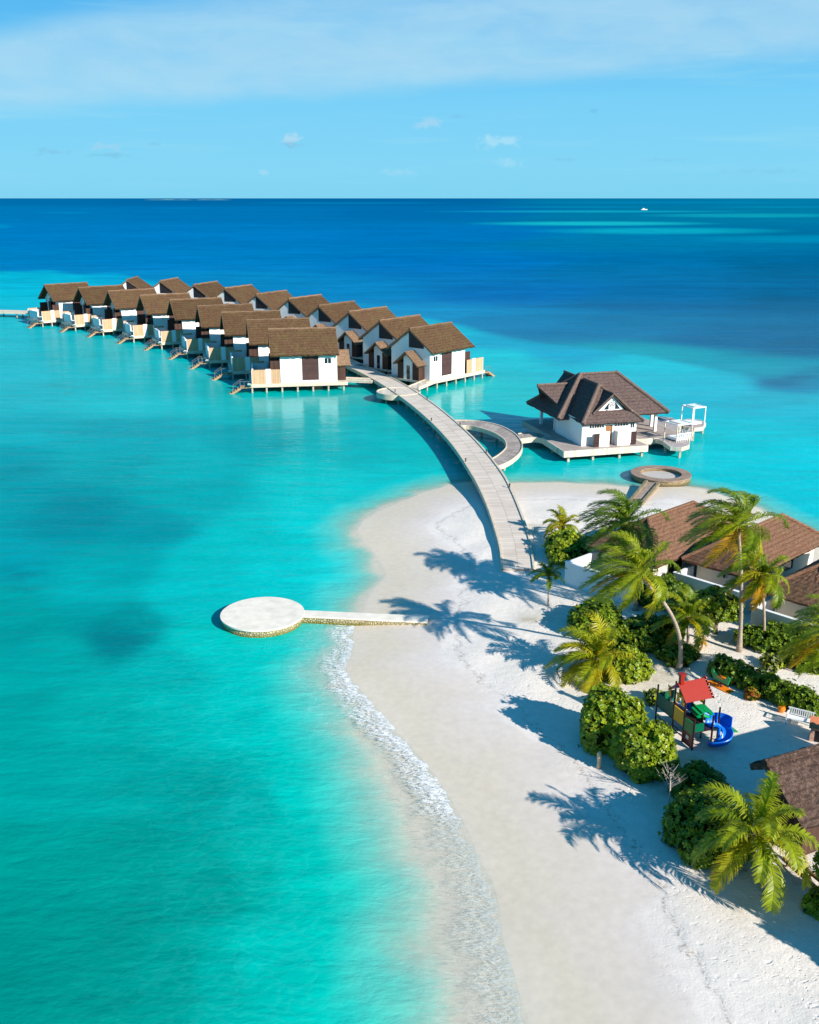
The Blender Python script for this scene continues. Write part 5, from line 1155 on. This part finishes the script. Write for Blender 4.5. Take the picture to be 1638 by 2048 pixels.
for x, y in ((-.05, .5), (-.05, .95), (1.35, .45), (1.35, 1.0), (.0, 1.9)):
    shape([(y - .16, 2.35), (y + .16, 2.35), (y + .1, 2.75), (y + .22, 2.98), (y - .22, 2.98), (y - .1, 2.75)], x, x + .05).build('leaf_board', K['yellow'], pg)
mb = MB()
for k in range(6):
    a = k * math.pi / 5; mb.bar((.85 + .45 * math.cos(a), -.7, 2.1 + .28 * math.sin(a)), (.85 + .45 * math.cos(a), .1, 2.2 + .28 * math.sin(a)), .26, .05)
mb.build('dome', K['green'], pg)
shape([(2.2, 1.6), (2.7, 1.6), (2.75, 2.1), (2.45, 2.4), (2.2, 2.1)], 1.34, 1.4).build('play_board', K['orange'], pg)
# spiral slide
def chute(pts, w, wall, name, k):
    """open trough along pts"""
    n = len(pts); vs = []; fs = []
    for i, p in enumerate(pts):
        d = (Vector(pts[min(i + 1, n - 1)]) - Vector(pts[max(i - 1, 0)])); d.z = 0; d.normalize(); s = Vector((-d.y, d.x, 0)); p = Vector(p)
        prof = [(-w, wall), (-w * .92, .06), (-w * .5, 0), (w * .5, 0), (w * .92, .06), (w, wall), (w + .05, wall), (w, -.04), (-w, -.04), (-w - .05, wall)]
        vs += [p + s * a + Vector((0, 0, b)) for a, b in prof]
    m = 10
    for i in range(n - 1):
        for j in range(m): a = i * m + j; b = i * m + (j + 1) % m; fs.append((a, b, b + m, a + m))
    fs += [tuple(reversed(range(m))), tuple((n - 1) * m + j for j in range(m))]
    q = MB(); q.add(vs, fs); return q.build(name, K[k], pg, True)
pts = [(1.3, -.43, 1.25), (1.55, -.43, 1.22)]
for k in range(20):
    a = math.pi / 2 - k / 19 * math.pi * 1.5; pts.append((1.75 + .52 * math.cos(a), -.95 + .52 * math.sin(a), 1.2 - .95 * (k / 19)))
pts += [(1.33, -.9, .22)] if False else []
last = pts[-1]; pts += [(last[0] - .25, last[1] + .1, .2)] if False else []
sl = chute(pts, .27, .3, 'spiral_slide', 'blue')
mb = MB(); mb.ring((1.75, -.95), .80, .85, .75, 1.85, 24, 0, -.1, 1.7); mb.build('slide_shell', K['blue'], sl)
mb = MB(); mb.tube([(1.75, -.95, 0), (1.75, -.95, 1.3)], .09, 8); mb.build('slide_column', K['blue'], sl)
gs = chute([(1.4, 2.5, 1.0), (1.9, 2.4, .95), (3.2, 2.1, .25), (3.6, 2.0, .2)], .3, .2, 'blue_chute', 'blue')
mb = MB(); mb.add([(2.7, 0.1, .45), (3.9, -.15, .12), (3.9, .5, .12), (2.7, .75, .45), (2.7, 0.1, .40), (3.9, -.15, .05), (3.9, .5, .05), (2.7, .75, .40)], [(0, 1, 2, 3), (7, 6, 5, 4), (0, 4, 5, 1), (1, 5, 6, 2), (2, 6, 7, 3), (3, 7, 4, 0)]); mb.build('green_chute', K['green'], pg)
chute([(1.4, .9, 1.15), (1.9, .8, 1.0), (2.9, .55, .42)], .3, .18, 'upper_chute', 'green')
pg.scale = (.92, .92, .92)
# spring rider
c = P(1440, 1374); sr = empty('spring_rider', c, R(30), label='green and orange spring rider on the sand behind the tower', cat='spring rider')
mb = MB(); mb.tube([(0.14 * math.cos(k * .7), .14 * math.sin(k * .7), .012 * k) for k in range(30)], .025, 6); mb.build('spring', K['maroon'], sr)
shape([(-.6, .4), (.55, .4), (.8, .75), (.75, 1.05), (.55, .8), (.2, .65), (-.3, .65), (-.55, .95), (-.75, .9)], -.05, .05).build('body', K['green'], sr)
mb = MB(); mb.box(-.16, .16, -.3, .2, .66, .72); mb.build('seat', K['orange'], sr); mb = MB(); mb.box(-.3, .3, -.9, .9, .0, .05); mb.build('base', K['orange'], sr)
# planter
c = P(1562, 1424); pt = empty('flower_pot', c, label='round orange pot with a small green plant near the bench', cat='pot')
mb = MB(); mb.tube([(0, 0, 0), (0, 0, .2), (0, 0, .4)], [.14, .24, .2], 12); mb.build('pot', K['orange'], pt)
mb = MB()
for k in range(22):
    a = k * 2.4; e = .3 + .05 * k; q = Vector((math.cos(a) * math.cos(e), math.sin(a) * math.cos(e), math.sin(e))); s_ = Vector((-math.sin(a), math.cos(a), 0)) * .05
    b0_ = Vector((0, 0, .38)); mb.add([b0_ - s_ * .3, b0_ + s_ * .3, b0_ + q * .25 + s_, b0_ + q * .25 - s_, b0_ + q * .42], [(0, 1, 2, 3), (3, 2, 4)])
tinted(mb, 'plant', M['leaf'], pt, [(*GREEN, 1)] * len(mb.v))
# bench
c = P(1598, 1452); be = empty('garden_bench', c, R(-32), label='white slatted garden bench standing in the shade by the hedge', cat='bench')
mb = MB()
for k in range(4): mb.box(-.72, .72, -.22 + .13 * k, -.12 + .13 * k, .43, .46)
mb.build('seat', M['whitepaint'], be); mb = MB(); mb.box(-.74, .74, .28, .33, .86, .93); mb.box(-.74, .74, .28, .33, .5, .55)
for k in range(12): mb.box(-.68 + .118 * k, -.62 + .118 * k, .285, .325, .55, .86)
mb.build('backrest', M['whitepaint'], be); mb = MB()
for x in (-.74, .68):
    mb.box(x, x + .06, -.24, -.18, 0, .66); mb.box(x, x + .06, .27, .33, 0, .5)
mb.pieces('leg', M['whitepaint'], be); mb = MB(); mb.box(-.75, -.67, -.26, .3, .66, .7); mb.box(.67, .75, -.26, .3, .66, .7); mb.pieces('armrest', M['whitepaint'], be)
# toy house
c = P(1640, 1478); th = empty('toy_house', c, R(-25), label='small pinkish wooden toy house at the right edge below the bench', cat='toy house')
pk = wood('pink_boards', (196, 150, 128), (222, 176, 152), 'z', .12)
mb = MB(); mb.wall(-.55, .55, 0, .95, -.45, .05, [(-.32, -.02, 0, .7), (.15, .4, .4, .7)]); mb.box(-.55, -.5, -.4, .45, 0, .95); mb.box(.5, .55, -.4, .45, 0, .95); mb.box(-.5, .5, .4, .45, 0, .95); mb.build('wall', pk, th)
mb = MB(); mb.box(-.32, -.02, -.43, -.41, 0, .7); mb.build('door', M['black'], th); mb = MB()
for s in (-1, 1):
    q = [(-.65, s * .6, .88), (.65, s * .6, .88), (.65, 0, 1.35), (-.65, 0, 1.35)]; mb.slab(q if s < 0 else [q[1], q[0], q[3], q[2]], .05, 2, 2, 0)
mb.build('roof', simple('terracotta_roof', (198, 120, 84), .7), th)
# timber rails below the nearest roof
for k, (a, b) in enumerate((((1566, 1716), (1660, 1800)), ((1580, 1712), (1665, 1782)))):
    p, q_ = P(*a, .25), P(*b, .25); r_ = empty('timber_rail', p, label=('outer' if k == 0 else 'inner') + ' low brown timber rail on the sand below the nearest roof', cat='rail'); d_ = q_ - p
    mb = MB(); mb.bar((0, 0, 0), d_, .1, .16); mb.build('beam', M['teak'], r_); mb = MB()
    for s in (.1, .5, .9): mb.box(d_.x * s - .04, d_.x * s + .04, d_.y * s - .04, d_.y * s + .04, -.5, -.08)
    mb.pieces('foot', M['teak'], r_)

# ------------------------------------------------------------ far away
b0 = G(1288, 420, 0); bt = empty('motor_yacht', b0, R(4), label='small white motor yacht far out on the sea near the horizon', cat='boat')
bt.scale = (.62, .62, .62)
mb = MB(); sec = [(-13, 2.6, 2.2), (-6, 3.0, 2.3), (4, 2.8, 2.7), (10, 1.6, 3.3), (14, .15, 3.9)]; vs = []
for x, w_, h_ in sec: vs += [(x, -w_ * .6, -.6), (x, w_ * .6, -.6), (x, w_, h_), (x, -w_, h_)]
fs = [(3, 2, 1, 0), (16, 17, 18, 19)] + [(4 * i + j, 4 * i + (j + 1) % 4, 4 * i + 4 + (j + 1) % 4, 4 * i + 4 + j) for i in range(4) for j in range(4)]
mb.add(vs, fs); mb.build('hull', M['whitepaint'], bt)
mb = MB(); mb.box(-9, 4.5, -2.1, 2.1, 2.3, 4.8); mb.box(-6, 2, -1.7, 1.7, 4.8, 6.8); mb.build('cabin', M['whitepaint'], bt)
mb = MB(); mb.box(-8.6, 4.56, -2.16, 2.16, 3.3, 4.2); mb.build('windows', M['glass'], bt); mb = MB(); mb.tube([(-2, 0, 6.8), (-2.6, 0, 11)], [.25, .12], 6); mb.build('mast', M['whitepaint'], bt)
isl = MB(); n = 40; Y0 = 16000
for i in range(n + 1):
    s = i / n; x = (285 + 175 * s - 819) / F * Y0 * .955 + 819 * 0; hgt = (7 + 4 * math.sin(s * 9) + 3 * math.sin(s * 31)) * math.sin(math.pi * min(.98, max(.02, s))) ** .6 + .5
    isl.v += [(x, Y0, -1), (x, Y0 + 250, hgt), (x, Y0 + 500, -1)]
isl.f = [(3 * i + j, 3 * i + 3 + j, 3 * i + 4 + j, 3 * i + 1 + j) for i in range(n) for j in range(2)]; isl.m = [0] * len(isl.f)
tag(isl.build('distant_island', simple('far_island', (96, 150, 140), .9)), kind='structure')
